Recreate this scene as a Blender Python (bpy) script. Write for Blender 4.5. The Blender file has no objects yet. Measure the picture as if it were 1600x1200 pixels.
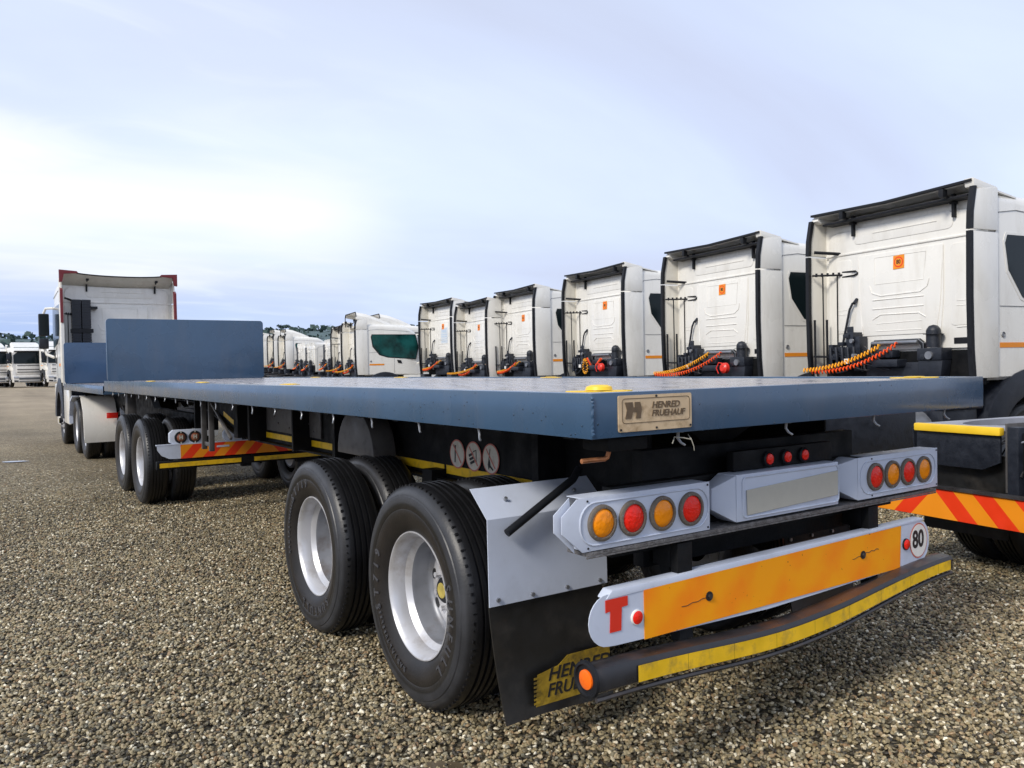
import bpy, bmesh, math, random
from mathutils import Vector, Matrix, noise
R = math.radians
random.seed(7)
S = bpy.context.scene
C = S.collection

# ------------------------------------------------------------------ camera
cam_d = bpy.data.cameras.new('camera'); cam = bpy.data.objects.new('camera', cam_d); C.objects.link(cam)
cam_d.sensor_width = 36; cam_d.lens = 1264.63 / 1600 * 36; cam_d.clip_start = .05; cam_d.clip_end = 6000
yaw, pit, rol = R(33.8925), R(-1.2061), R(-1.0959)
F_ = Vector((math.sin(yaw)*math.cos(pit), math.cos(yaw)*math.cos(pit), math.sin(pit)))
R0 = Vector((math.cos(yaw), -math.sin(yaw), 0)); U0 = R0.cross(F_)
R_ = math.cos(rol)*R0 + math.sin(rol)*U0; U_ = -math.sin(rol)*R0 + math.cos(rol)*U0
CP = Vector((-1.6712, -2.0285, 1.5943))
M = Matrix((R_, U_, -F_)).transposed().to_4x4(); M.translation = CP
cam.matrix_world = M
S.camera = cam

# ------------------------------------------------------------------ sky
SUN_EL, SUN_AZ = 37, -106          # azimuth from +Y towards +X
w = bpy.data.worlds.new('World'); S.world = w; w.use_nodes = True
nt = w.node_tree; nt.nodes.clear()
def N(t, **k):
    n = nt.nodes.new(t)
    for a, b in k.items(): setattr(n, a, b)
    return n
def mth(op, a, b=None, c=None):
    n = N('ShaderNodeMath', operation=op)
    for i, v in enumerate((a, b, c)):
        if v is None: continue
        if isinstance(v, (int, float)): n.inputs[i].default_value = v
        else: nt.links.new(v, n.inputs[i])
    return n.outputs[0]
def ramp(fac, stops):
    n = N('ShaderNodeValToRGB'); cr = n.color_ramp
    while len(cr.elements) < len(stops): cr.elements.new(.5)
    for e, (p, c) in zip(cr.elements, stops): e.position = p; e.color = (*c, 1)
    nt.links.new(fac, n.inputs[0]); return n.outputs[0]
tc = N('ShaderNodeTexCoord'); sp = N('ShaderNodeSeparateXYZ'); nt.links.new(tc.outputs['Generated'], sp.inputs[0])
X, Y, Z = sp.outputs
zz = mth('MAXIMUM', Z, 0.0); den = mth('ADD', zz, .16)
cv = N('ShaderNodeCombineXYZ')
nt.links.new(mth('DIVIDE', X, den), cv.inputs[0]); nt.links.new(mth('DIVIDE', Y, den), cv.inputs[1])
mp = N('ShaderNodeMapping'); mp.inputs['Rotation'].default_value = (0, 0, R(35)); mp.inputs['Scale'].default_value = (.42, .95, 1); mp.inputs['Location'].default_value = (3.1, 1.7, 0)
nt.links.new(cv.outputs[0], mp.inputs[0])
n1 = N('ShaderNodeTexNoise'); n1.inputs['Scale'].default_value = .8; n1.inputs['Detail'].default_value = 9; n1.inputs['Roughness'].default_value = .5; n1.inputs['Distortion'].default_value = .6
nt.links.new(mp.outputs[0], n1.inputs['Vector'])
n2 = N('ShaderNodeTexNoise'); n2.inputs['Scale'].default_value = 3.5; n2.inputs['Detail'].default_value = 8; n2.inputs['Distortion'].default_value = 1.2
nt.links.new(mp.outputs[0], n2.inputs['Vector'])
base = ramp(n1.outputs['Fac'], [(.34, (.585, .645, .84)), (.5, (.64, .725, .95)), (.64, (.72, .82, 1.02))])
# azimuth measured from the camera's heading; the sky is brighter and streaky to the left, flat grey overhead
azl = mth('ADD', mth('MULTIPLY', X, -math.cos(R(33.9))), mth('MULTIPLY', Y, math.sin(R(33.9))))   # >0 left
wisp = mth('MULTIPLY', mth('SMOOTH_MAX', mth('SUBTRACT', n2.outputs['Fac'], .48), 0, .06), 3.6)
leftw = N('ShaderNodeMapRange'); leftw.interpolation_type = 'SMOOTHSTEP'; leftw.inputs[1].default_value = -.1; leftw.inputs[2].default_value = .55
nt.links.new(azl, leftw.inputs[0])
# long bright break in the cloud low on the left
el = mth('SUBTRACT', zz, mth('ADD', .160, mth('MULTIPLY', mth('SUBTRACT', n1.outputs['Fac'], .5), .18)))
band = mth('POWER', 2.718, mth('MULTIPLY', mth('MULTIPLY', el, el), -560.0))
bw_ = N('ShaderNodeMapRange'); bw_.interpolation_type = 'SMOOTHSTEP'; bw_.inputs[1].default_value = .10; bw_.inputs[2].default_value = .27
nt.links.new(azl, bw_.inputs[0])
def blob(a0, z0, ka, kz):
    da = mth('SUBTRACT', azl, a0); dz = mth('SUBTRACT', zz, z0)
    wv = mth('MULTIPLY', mth('SUBTRACT', n2.outputs['Fac'], .5), 1.6)
    return mth('POWER', 2.718, mth('SUBTRACT', wv, mth('ADD', mth('MULTIPLY', mth('MULTIPLY', da, da), ka), mth('MULTIPLY', mth('MULTIPLY', dz, dz), kz))))
bl = mth('MULTIPLY', band, bw_.outputs[0])
bl = mth('MINIMUM', mth('MAXIMUM', bl, mth('MAXIMUM', blob(.56, .225, 90, 700), mth('MULTIPLY', blob(.33, .33, 14, 60), .12))), 1)
hz = N('ShaderNodeMapRange'); hz.interpolation_type = 'SMOOTHSTEP'; hz.inputs[1].default_value = .0; hz.inputs[2].default_value = .16; hz.inputs[3].default_value = 1; hz.inputs[4].default_value = 0
nt.links.new(zz, hz.inputs[0])
def mix(f, a, b):
    n = N('ShaderNodeMix', data_type='RGBA')
    for s, v in ((n.inputs[0], f), (n.inputs[6], a), (n.inputs[7], b)):
        if isinstance(v, (int, float)): s.default_value = v
        elif isinstance(v, tuple): s.default_value = (*v, 1)
        else: nt.links.new(v, s)
    return n.outputs[2]
c = mix(mth('MULTIPLY', hz.outputs[0], mth('MULTIPLY_ADD', leftw.outputs[0], .85, .04)), base, (.34, .49, .86))
topg = N('ShaderNodeMapRange'); topg.interpolation_type = 'SMOOTHSTEP'; topg.inputs[1].default_value = .3; topg.inputs[2].default_value = .62; topg.inputs[4].default_value = .7
nt.links.new(zz, topg.inputs[0])
c = mix(mth('MULTIPLY', topg.outputs[0], mth('MULTIPLY_ADD', leftw.outputs[0], -.65, 1)), c, (.55, .61, .74))
c = mix(mth('MULTIPLY', mth('MULTIPLY', wisp, leftw.outputs[0]), .6), c, (.86, .93, 1.0))
c = mix(bl, c, (.97, .99, 1.0))
sky = N('ShaderNodeTexSky'); sky.sky_type = 'NISHITA'; sky.sun_disc = False
sky.sun_elevation = R(SUN_EL); sky.sun_rotation = R(SUN_AZ)
b1 = N('ShaderNodeBackground'); b1.inputs[1].default_value = .06; nt.links.new(sky.outputs[0], b1.inputs[0])
b2 = N('ShaderNodeBackground'); b2.inputs[1].default_value = .58; nt.links.new(c, b2.inputs[0])
ms = N('ShaderNodeMixShader'); ms.inputs[0].default_value = .93
nt.links.new(b1.outputs[0], ms.inputs[1]); nt.links.new(b2.outputs[0], ms.inputs[2])
wo = N('ShaderNodeOutputWorld'); nt.links.new(ms.outputs[0], wo.inputs[0])

sd = bpy.data.lights.new('sun', 'SUN'); sd.energy = 1.5; sd.angle = R(14); sd.color = (1, .94, .85)
so = bpy.data.objects.new('sun', sd); C.objects.link(so)
dv = Vector((math.sin(R(SUN_AZ))*math.cos(R(SUN_EL)), math.cos(R(SUN_AZ))*math.cos(R(SUN_EL)), math.sin(R(SUN_EL))))
so.rotation_euler = dv.to_track_quat('Z', 'Y').to_euler(); so.location = dv*50
vs = S.view_settings; vs.view_transform = 'Standard'; vs.look = 'None'; vs.exposure = 0.98; vs.gamma = 1; vs.use_curve_mapping = False
try: S.display_settings.display_device = 'sRGB'
except Exception: pass

# ------------------------------------------------------------------ materials
MAT = {}
def mat(name, col, rough=.5, metal=0, spec=.5, coat=0, var=0, vscale=8, bump=0, bscale=60, dirt=None, dscale=3, damt=.5, wet=0):
    m = bpy.data.materials.new(name); m.use_nodes = True; t = m.node_tree; b = t.nodes['Principled BSDF']
    b.inputs['Base Color'].default_value = (*col, 1); b.inputs['Roughness'].default_value = rough
    b.inputs['Metallic'].default_value = metal; b.inputs['Specular IOR Level'].default_value = spec; b.inputs['Coat Weight'].default_value = coat
    b.inputs['Coat Roughness'].default_value = .12
    L = t.links; nn = t.nodes.new
    tc = nn('ShaderNodeTexCoord')
    last = None
    oi = nn('ShaderNodeObjectInfo'); of = nn('ShaderNodeVectorMath'); of.operation = 'MULTIPLY_ADD'; of.inputs[1].default_value = (37, 23, 0); L.new(oi.outputs['Random'], of.inputs[0]); L.new(tc.outputs['Object'], of.inputs[2])
    if var:
        n = nn('ShaderNodeTexNoise'); n.inputs['Scale'].default_value = vscale; n.inputs['Detail'].default_value = 6; L.new(tc.outputs['Object'], n.inputs['Vector'])
        mr = nn('ShaderNodeMapRange'); mr.inputs[1].default_value = .3; mr.inputs[2].default_value = .7; mr.inputs[3].default_value = 1-var; mr.inputs[4].default_value = 1+var; L.new(n.outputs['Fac'], mr.inputs[0])
        v = nn('ShaderNodeVectorMath'); v.operation = 'SCALE'; v.inputs[0].default_value = col; L.new(mr.outputs[0], v.inputs['Scale']); last = v.outputs[0]
        rr = nn('ShaderNodeMapRange'); rr.inputs[1].default_value = .3; rr.inputs[2].default_value = .7; rr.inputs[3].default_value = max(.03, rough*.75); rr.inputs[4].default_value = min(1, rough*1.3); L.new(n.outputs['Fac'], rr.inputs[0]); L.new(rr.outputs[0], b.inputs['Roughness'])
    if dirt:
        n = nn('ShaderNodeTexNoise'); n.inputs['Scale'].default_value = dscale; n.inputs['Detail'].default_value = 9; n.inputs['Roughness'].default_value = .65
        if name in ('white_cab_paint', 'cream_inner_panel', 'slate_blue_trailer_paint'):
            stv = nn('ShaderNodeVectorMath'); stv.operation = 'MULTIPLY'; stv.inputs[1].default_value = (1.6, 1.6, .35); L.new(of.outputs[0], stv.inputs[0]); L.new(stv.outputs[0], n.inputs['Vector'])
        else: L.new(of.outputs[0], n.inputs['Vector'])
        mr = nn('ShaderNodeMapRange'); mr.inputs[1].default_value = .5; mr.inputs[2].default_value = .72; mr.inputs[4].default_value = damt; L.new(n.outputs['Fac'], mr.inputs[0])
        x = nn('ShaderNodeMix'); x.data_type = 'RGBA'; L.new(mr.outputs[0], x.inputs[0]); x.inputs[7].default_value = (*dirt, 1)
        if last: L.new(last, x.inputs[6])
        else: x.inputs[6].default_value = (*col, 1)
        last = x.outputs[2]
    if last: L.new(last, b.inputs['Base Color'])
    if bump:
        n = nn('ShaderNodeTexNoise'); n.inputs['Scale'].default_value = bscale; n.inputs['Detail'].default_value = 4; L.new(tc.outputs['Object'], n.inputs['Vector'])
        bp = nn('ShaderNodeBump'); bp.inputs['Strength'].default_value = bump; bp.inputs['Distance'].default_value = .01; L.new(n.outputs['Fac'], bp.inputs['Height']); L.new(bp.outputs[0], b.inputs['Normal'])
    MAT[name] = m; return m
white = mat('white_cab_paint', (.82, .80, .745), .26, coat=.5, var=.03, vscale=2, dirt=(.56, .52, .44), dscale=2.6, damt=.36)
cream = mat('cream_inner_panel', (.74, .71, .63), .4, var=.05, vscale=3, dirt=(.5, .45, .36), dscale=4, damt=.4)
rubber = mat('black_edge_rubber', (.010, .011, .014), .5, spec=.3, var=.15)
plast = mat('dark_navy_plastic', (.013, .016, .024), .42, var=.25, vscale=14, bump=.2)
blackp = mat('black_chassis_paint', (.0045, .005, .006), .62, spec=.2, var=.4, vscale=9, dirt=(.022, .02, .018), dscale=5, damt=.4, bump=.15)
grease = mat('worn_dark_steel', (.05, .048, .05), .42, metal=.4, var=.4, vscale=7, dirt=(.12, .09, .07), dscale=8)
silver = mat('silver_rim_paint', (.60, .60, .62), .38, metal=.45, var=.06, vscale=5, dirt=(.26, .20, .14), dscale=6, damt=.6)
lgrey = mat('light_grey_paint', (.57, .62, .73), .42, var=.04, vscale=6, dirt=(.34, .36, .40), dscale=5, damt=.35, bump=.05, bscale=30)
galv = mat('galvanised_steel', (.30, .31, .33), .4, metal=.7, var=.15)
amber = mat('amber_lens', (1.0, .30, .003), .25, spec=.25, coat=.3, bump=.5, bscale=55)
redl = mat('red_lens', (.92, .02, .008), .25, spec=.25, coat=.25, bump=.5, bscale=90)
gasket = mat('rubber_gasket', (.15, .125, .10), .7, bump=.4, bscale=120)
orange = mat('orange_reflective_sheet', (1.0, .36, .004), .4, var=.05, vscale=3)
orange2 = mat('amber_reflective_sheet', (.86, .28, .01), .4, var=.06, vscale=3)
redr = mat('red_reflective_sheet', (.82, .045, .008), .4, var=.05)
yellow = mat('yellow_tape', (.82, .50, .012), .4, var=.10, vscale=14, dirt=(.25, .17, .05), dscale=13, damt=.7)
yellp = mat('yellow_painted_steel', (.9, .58, .03), .4, var=.05)
redp = mat('red_letter', (.72, .03, .01), .45)
redcap = mat('red_plastic', (.75, .035, .02), .35)
offw = mat('pale_sticker', (.62, .58, .50), .5, var=.05, dirt=(.4, .33, .22), dscale=25, damt=.6)
pink = mat('faded_red_ring', (.55, .16, .12), .5)
inkb = mat('black_ink', (.012, .012, .014), .5)
brass = mat('brass_plate_tan', (.66, .49, .30), .42, metal=.1, var=.1, vscale=20, dirt=(.22, .12, .04), dscale=11, damt=.9)
brassd = mat('brown_plate_lettering', (.13, .085, .045), .5, var=.2, vscale=50)
copper = mat('copper_rusty_bar', (.42, .17, .07), .45, metal=.5, var=.3, vscale=40)
flapm = mat('black_rubber_flap', (.012, .012, .012), .38, var=.3, vscale=10, dirt=(.07, .06, .05), dscale=4, damt=.5)
flapy = mat('yellow_flap_paint', (.34, .22, .015), .5, var=.3, vscale=30, dirt=(.03, .025, .015), dscale=14, damt=.9)
glass = mat('dark_tinted_glass', (.008, .014, .016), .12, spec=.22)
glassg = mat('green_tinted_glass', (.008, .055, .052), .1, spec=.3, var=.9, vscale=2.2)
maroon = mat('maroon_edge_rubber', (.16, .012, .016), .4)
lampg = mat('pale_headlamp', (.5, .52, .55), .15, metal=.3, coat=1)
chromeg = mat('grey_grille', (.14, .15, .16), .35, metal=.4)
hosey = mat('yellow_coil_hose', (.95, .42, .01), .35)
hoser = mat('orange_coil_hose', (.95, .10, .01), .35)
bluesh = mat('pale_blue_door_print', (.5, .6, .72), .5)
plateg = mat('blank_number_plate', (.50, .48, .41), .5, var=.03, vscale=30)
tapew = mat('pale_cord', (.38, .36, .30), .7)
greyp = mat('grey_steel_plate', (.085, .08, .078), .5, var=.25, vscale=5, dirt=(.035, .03, .028), dscale=14, damt=.8)

# blue trailer paint: fine orange peel and beaded rain drops
def trailer_paint():
    m = mat('slate_blue_trailer_paint', (.035, .081, .150), .28, coat=.5, var=.07, vscale=3, dirt=(.075, .10, .145), dscale=2.5, damt=.45)
    t = m.node_tree; L = t.links; b = t.nodes['Principled BSDF']
    tc = t.nodes.new('ShaderNodeTexCoord'); v = t.nodes.new('ShaderNodeTexVoronoi'); v.inputs['Scale'].default_value = 34; L.new(tc.outputs['Object'], v.inputs['Vector'])
    n = t.nodes.new('ShaderNodeTexNoise'); n.inputs['Scale'].default_value = 5; L.new(tc.outputs['Object'], n.inputs['Vector'])
    lo = t.nodes.new('ShaderNodeMapRange'); lo.inputs[1].default_value = .14; lo.inputs[2].default_value = .06; L.new(v.outputs['Distance'], lo.inputs[0])
    sp = t.nodes.new('ShaderNodeSeparateColor'); L.new(v.outputs['Color'], sp.inputs[0])
    g = t.nodes.new('ShaderNodeMath'); g.operation = 'GREATER_THAN'; g.inputs[1].default_value = .78; L.new(sp.outputs[0], g.inputs[0])
    mu = t.nodes.new('ShaderNodeMath'); mu.operation = 'MULTIPLY'; L.new(lo.outputs[0], mu.inputs[0]); L.new(g.outputs[0], mu.inputs[1])
    ad = t.nodes.new('ShaderNodeMath'); ad.operation = 'MULTIPLY_ADD'; ad.inputs[1].default_value = .35; L.new(n.outputs['Fac'], ad.inputs[0]); L.new(mu.outputs[0], ad.inputs[2])
    src = b.inputs['Base Color'].links[0].from_socket
    mpx = t.nodes.new('ShaderNodeMapping'); mpx.inputs['Scale'].default_value = (3, 1.2, 9); L.new(tc.outputs['Object'], mpx.inputs[0])
    cn = t.nodes.new('ShaderNodeTexNoise'); cn.inputs['Scale'].default_value = 6; cn.inputs['Detail'].default_value = 9; cn.inputs['Roughness'].default_value = .75; L.new(mpx.outputs[0], cn.inputs['Vector'])
    cg = t.nodes.new('ShaderNodeMapRange'); cg.inputs[1].default_value = .70; cg.inputs[2].default_value = .735; cg.inputs[4].default_value = .8; L.new(cn.outputs['Fac'], cg.inputs[0])
    cx = t.nodes.new('ShaderNodeMix'); cx.data_type = 'RGBA'; L.new(cg.outputs[0], cx.inputs[0]); L.new(src, cx.inputs[6]); cx.inputs[7].default_value = (.17, .15, .14, 1); L.new(cx.outputs[2], b.inputs['Base Color'])
    bp = t.nodes.new('ShaderNodeBump'); bp.inputs['Strength'].default_value = .9; bp.inputs['Distance'].default_value = .010; L.new(ad.outputs[0], bp.inputs['Height']); L.new(bp.outputs[0], b.inputs['Normal'])
    return m
blue = trailer_paint()
# wet deck: dark plate under a film of water with dry patches
def deck_mat():
    m = bpy.data.materials.new('wet_deck_board'); m.use_nodes = True; t = m.node_tree; L = t.links; b = t.nodes['Principled BSDF']
    tc = t.nodes.new('ShaderNodeTexCoord'); mp = t.nodes.new('ShaderNodeMapping'); mp.inputs['Scale'].default_value = (2.2, 1, 1); L.new(tc.outputs['Object'], mp.inputs[0])
    n = t.nodes.new('ShaderNodeTexNoise'); n.inputs['Scale'].default_value = 4; n.inputs['Detail'].default_value = 10; n.inputs['Roughness'].default_value = .65; L.new(mp.outputs[0], n.inputs['Vector'])
    cr = t.nodes.new('ShaderNodeValToRGB'); e = cr.color_ramp.elements; e[0].position = .35; e[0].color = (.22, .205, .21, 1); e[1].position = .7; e[1].color = (.47, .44, .43, 1); L.new(n.outputs['Fac'], cr.inputs[0]); L.new(cr.outputs[0], b.inputs['Base Color'])
    rr = t.nodes.new('ShaderNodeMapRange'); rr.inputs[1].default_value = .4; rr.inputs[2].default_value = .62; rr.inputs[3].default_value = .10; rr.inputs[4].default_value = .38; L.new(n.outputs['Fac'], rr.inputs[0]); L.new(rr.outputs[0], b.inputs['Roughness'])
    bp = t.nodes.new('ShaderNodeBump'); bp.inputs['Strength'].default_value = .35; bp.inputs['Distance'].default_value = .01; L.new(n.outputs['Fac'], bp.inputs['Height']); L.new(bp.outputs[0], b.inputs['Normal'])
    return m
deckm = deck_mat()
def tyre_mat():
    m = bpy.data.materials.new('tyre_rubber'); m.use_nodes = True; t = m.node_tree; L = t.links; b = t.nodes['Principled BSDF']; nn = t.nodes.new
    tc = nn('ShaderNodeTexCoord'); sp = nn('ShaderNodeSeparateXYZ'); L.new(tc.outputs['Object'], sp.inputs[0])
    cb = nn('ShaderNodeCombineXYZ'); L.new(sp.outputs[1], cb.inputs[0]); L.new(sp.outputs[2], cb.inputs[1])
    ln = nn('ShaderNodeVectorMath'); ln.operation = 'LENGTH'; L.new(cb.outputs[0], ln.inputs[0])
    mr = nn('ShaderNodeMapRange'); mr.inputs[1].default_value = .29; mr.inputs[2].default_value = .54; L.new(ln.outputs['Value'], mr.inputs[0])
    cr = nn('ShaderNodeValToRGB'); cs = [(0, (.011, .010, .010)), (.38, (.019, .015, .012)), (.58, (.013, .012, .011)), (.62, (.032, .033, .037)), (.82, (.036, .037, .041)), (.88, (.014, .014, .016)), (1, (.003, .003, .0035))]
    while len(cr.color_ramp.elements) < len(cs): cr.color_ramp.elements.new(.5)
    for e, (p, c) in zip(cr.color_ramp.elements, cs): e.position = p; e.color = (*c, 1)
    L.new(mr.outputs[0], cr.inputs[0])
    n = nn('ShaderNodeTexNoise'); n.inputs['Scale'].default_value = 7; n.inputs['Detail'].default_value = 8; L.new(tc.outputs['Object'], n.inputs['Vector'])
    m2 = nn('ShaderNodeMapRange'); m2.inputs[1].default_value = .35; m2.inputs[2].default_value = .7; m2.inputs[3].default_value = .7; m2.inputs[4].default_value = 1.25; L.new(n.outputs['Fac'], m2.inputs[0])
    v = nn('ShaderNodeVectorMath'); v.operation = 'SCALE'; L.new(cr.outputs[0], v.inputs[0]); L.new(m2.outputs[0], v.inputs['Scale']); L.new(v.outputs[0], b.inputs['Base Color'])
    b.inputs['Roughness'].default_value = .42
    n3 = nn('ShaderNodeTexNoise'); n3.inputs['Scale'].default_value = 90; L.new(tc.outputs['Object'], n3.inputs['Vector'])
    bp = nn('ShaderNodeBump'); bp.inputs['Strength'].default_value = .15; bp.inputs['Distance'].default_value = .005; L.new(n3.outputs['Fac'], bp.inputs['Height']); L.new(bp.outputs[0], b.inputs['Normal'])
    return m
tyrem = tyre_mat()
lettm = mat('raised_tyre_lettering', (.06, .06, .066), .5)

# ------------------------------------------------------------------ mesh helpers
class MB:
    def __init__(s): s.v = []; s.f = []; s.m = []; s.cur = 0
    def mi(s, i): s.cur = i; return s
    def add(s, vs, fs, T=None):
        o = len(s.v)
        s.v += [tuple(T @ Vector(p)) for p in vs] if T else [tuple(p) for p in vs]
        s.f += [tuple(i+o for i in f) for f in fs]; s.m += [s.cur]*len(fs); return s
    def box(s, x0, x1, y0, y1, z0, z1, T=None):
        return s.add([(x0,y0,z0),(x1,y0,z0),(x1,y1,z0),(x0,y1,z0),(x0,y0,z1),(x1,y0,z1),(x1,y1,z1),(x0,y1,z1)],
                     [(0,3,2,1),(4,5,6,7),(0,1,5,4),(1,2,6,5),(2,3,7,6),(3,0,4,7)], T)
    def bar(s, a, b, w, h=None, up=(0,0,1)):
        a = Vector(a); b = Vector(b); d = b-a; l = d.length; d.normalize(); u = Vector(up)
        if abs(d.dot(u)) > .95: u = Vector((0,1,0))
        x = d.cross(u).normalized(); z = x.cross(d); T = Matrix((x, d, z)).transposed().to_4x4(); T.translation = a
        h = h or w
        return s.box(-w/2, w/2, 0, l, -h/2, h/2, T)
    def tube(s, pts, r, n=8, cap=True, closed=False):
        pts = [Vector(p) for p in pts]; k = len(pts); rs = r if isinstance(r, (list, tuple)) else [r]*k
        vs = []; fs = []; pu = None
        for i, p in enumerate(pts):
            a = pts[i-1] if (i or closed) else pts[0]; b = pts[(i+1) % k] if (i < k-1 or closed) else pts[-1]
            d = (b-a).normalized()
            if pu is None: pu = Vector((0,0,1)) if abs(d.z) < .9 else Vector((1,0,0))
            x = d.cross(pu).normalized(); y = x.cross(d).normalized(); pu = y
            for j in range(n):
                t = 2*math.pi*j/n; vs.append(p + rs[i]*(math.cos(t)*x + math.sin(t)*y))
        for i in range(k if closed else k-1):
            for j in range(n):
                a = i*n+j; b = i*n+(j+1) % n; c = ((i+1) % k)*n
                fs.append((a, b, c+(j+1) % n, c+j))
        if cap and not closed: fs.append(tuple(range(n-1, -1, -1))); fs.append(tuple((k-1)*n+j for j in range(n)))
        return s.add(vs, fs)
    def cyl(s, a, b, r, n=16, r2=None): return s.tube([a, b], [r, r if r2 is None else r2], n)
    def lathe(s, prof, n=48, T=None, close=False):      # profile (x, r) turned about the X axis
        vs = []; fs = []; k = len(prof)
        for x, r in prof:
            for j in range(n):
                t = 2*math.pi*j/n; vs.append((x, r*math.cos(t), r*math.sin(t)))
        for i in range(k if close else k-1):
            for j in range(n):
                a = i*n+j; b = i*n+(j+1) % n; c = ((i+1) % k)*n
                fs.append((a, b, c+(j+1) % n, c+j))
        return s.add(vs, fs, T)
    def prism(s, poly, a, b, ax='y', T=None):           # polygon in the other two axes, extruded along ax
        def mk(p, t):
            return {'x': (t, p[0], p[1]), 'y': (p[0], t, p[1]), 'z': (p[0], p[1], t)}[ax]
        n = len(poly); vs = [mk(p, a) for p in poly] + [mk(p, b) for p in poly]
        fs = [tuple(range(n)), tuple(range(2*n-1, n-1, -1))] + [(i, i+n, (i+1) % n+n, (i+1) % n) for i in range(n)]
        return s.add(vs, fs, T)
    def mesh(s, me, T):
        return s.add([v.co for v in me.vertices], [tuple(p.vertices) for p in me.polygons], T)
    def build(s, name, mats, parent=None, smooth=False, bevel=0, seg=2, loc=None):
        me = bpy.data.meshes.new(name); me.from_pydata(s.v, [], s.f)
        for m in (mats if isinstance(mats, (list, tuple)) else [mats]): me.materials.append(m)
        me.polygons.foreach_set('material_index', s.m)
        bm = bmesh.new(); bm.from_mesh(me); bmesh.ops.recalc_face_normals(bm, faces=bm.faces)
        if bevel:
            es = [e for e in bm.edges if len(e.link_faces) == 2 and e.calc_face_angle(0) > R(32)]
            try: bmesh.ops.bevel(bm, geom=es, offset=bevel, segments=seg, affect='EDGES', profile=.6, clamp_overlap=True)
            except Exception: pass
        bm.to_mesh(me); bm.free()
        if smooth or bevel:
            me.polygons.foreach_set('use_smooth', [True]*len(me.polygons))
            try: me.set_sharp_from_angle(angle=R(38))
            except Exception: pass
        o = bpy.data.objects.new(name, me); C.objects.link(o)
        if parent: o.parent = parent
        if loc: o.location = loc
        return o
_tx = {}
def text(s, size=1, depth=.002, off=0, shear=0, sx=1):
    k = (s, size, depth, off, shear, sx)
    if k in _tx: return _tx[k]
    cu = bpy.data.curves.new('lettering', 'FONT'); cu.body = s; cu.size = size; cu.extrude = depth; cu.offset = off; cu.shear = shear; cu.resolution_u = 3
    cu.align_x = 'CENTER'; cu.align_y = 'CENTER'
    o = bpy.data.objects.new('lettering', cu); C.objects.link(o); bpy.context.view_layer.update()
    me = bpy.data.meshes.new_from_object(o.evaluated_get(bpy.context.evaluated_depsgraph_get()))
    bpy.data.objects.remove(o); bpy.data.curves.remove(cu)
    if sx != 1:
        for v in me.vertices: v.co.x *= sx
    _tx[k] = me; return me
def TM(loc, xd, yd):
    x = Vector(xd).normalized(); y = Vector(yd).normalized(); z = x.cross(y)
    T = Matrix((x, y, z)).transposed().to_4x4(); T.translation = Vector(loc); return T
def rear(x, y, z): return TM((x, y, z), (1,0,0), (0,0,1))      # reads when seen from -Y
def leftf(x, y, z): return TM((x, y, z), (0,-1,0), (0,0,1))    # reads when seen from -X
def thing(name, label=None, cat=None, loc=(0,0,0), rz=0, group=None):
    o = bpy.data.objects.new(name, None); C.objects.link(o); o.location = loc; o.rotation_euler = (0,0,rz); o.empty_display_size = .2
    if label: o['label'] = label
    if cat: o['category'] = cat
    if group: o['group'] = group
    return o
def part(name, parent, loc=(0,0,0)):
    o = bpy.data.objects.new(name, None); C.objects.link(o); o.parent = parent; o.location = loc; o.empty_display_size = .1; return o
def inst(o, parent, loc=None, rot=None, label=None):
    c = o.copy(); C.objects.link(c); c.parent = parent
    if loc is not None: c.location = loc
    if rot is not None: c.rotation_euler = rot
    if label: c['label'] = label
    return c
def tree_copy(o, parent=None):
    c = o.copy(); C.objects.link(c); c.parent = parent
    for ch in list(o.children): tree_copy(ch, c)
    return c
def rrect(w, h, r, n=5, cx=0, cy=0):
    p = []
    for sx, sy, a0 in ((1,1,0), (-1,1,90), (-1,-1,180), (1,-1,270)):
        for i in range(n+1):
            a = R(a0 + 90*i/n); p.append((cx+sx*(w/2-r)+r*math.cos(a), cy+sy*(h/2-r)+r*math.sin(a)))
    return p

# ------------------------------------------------------------------ ground and far setting
def sm(a, b, x):
    t = min(1, max(0, (x-a)/(b-a))); return t*t*(3-2*t)
def gz(x, y):
    return .62*sm(24, 80, math.hypot(x+1.67, y+2.03))
def gravel_nodes(m, inst_attr=False):
    t = m.node_tree; L = t.links; nn = t.nodes.new; b = t.nodes['Principled BSDF']
    return t, L, nn, b
STONE = [(0, (.030, .025, .018)), (.14, (.080, .066, .042)), (.28, (.205, .163, .090)), (.50, (.310, .248, .135)), (.62, (.150, .144, .106)), (.74, (.40, .325, .185)), (.84, (.240, .148, .072)), (.92, (.52, .445, .295)), (1, (.80, .74, .58))]
def stone_ramp(t):
    cr = t.nodes.new('ShaderNodeValToRGB')
    while len(cr.color_ramp.elements) < len(STONE): cr.color_ramp.elements.new(.5)
    for e, (p, c) in zip(cr.color_ramp.elements, STONE): e.position = p; e.color = (*c, 1)
    return cr
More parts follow.
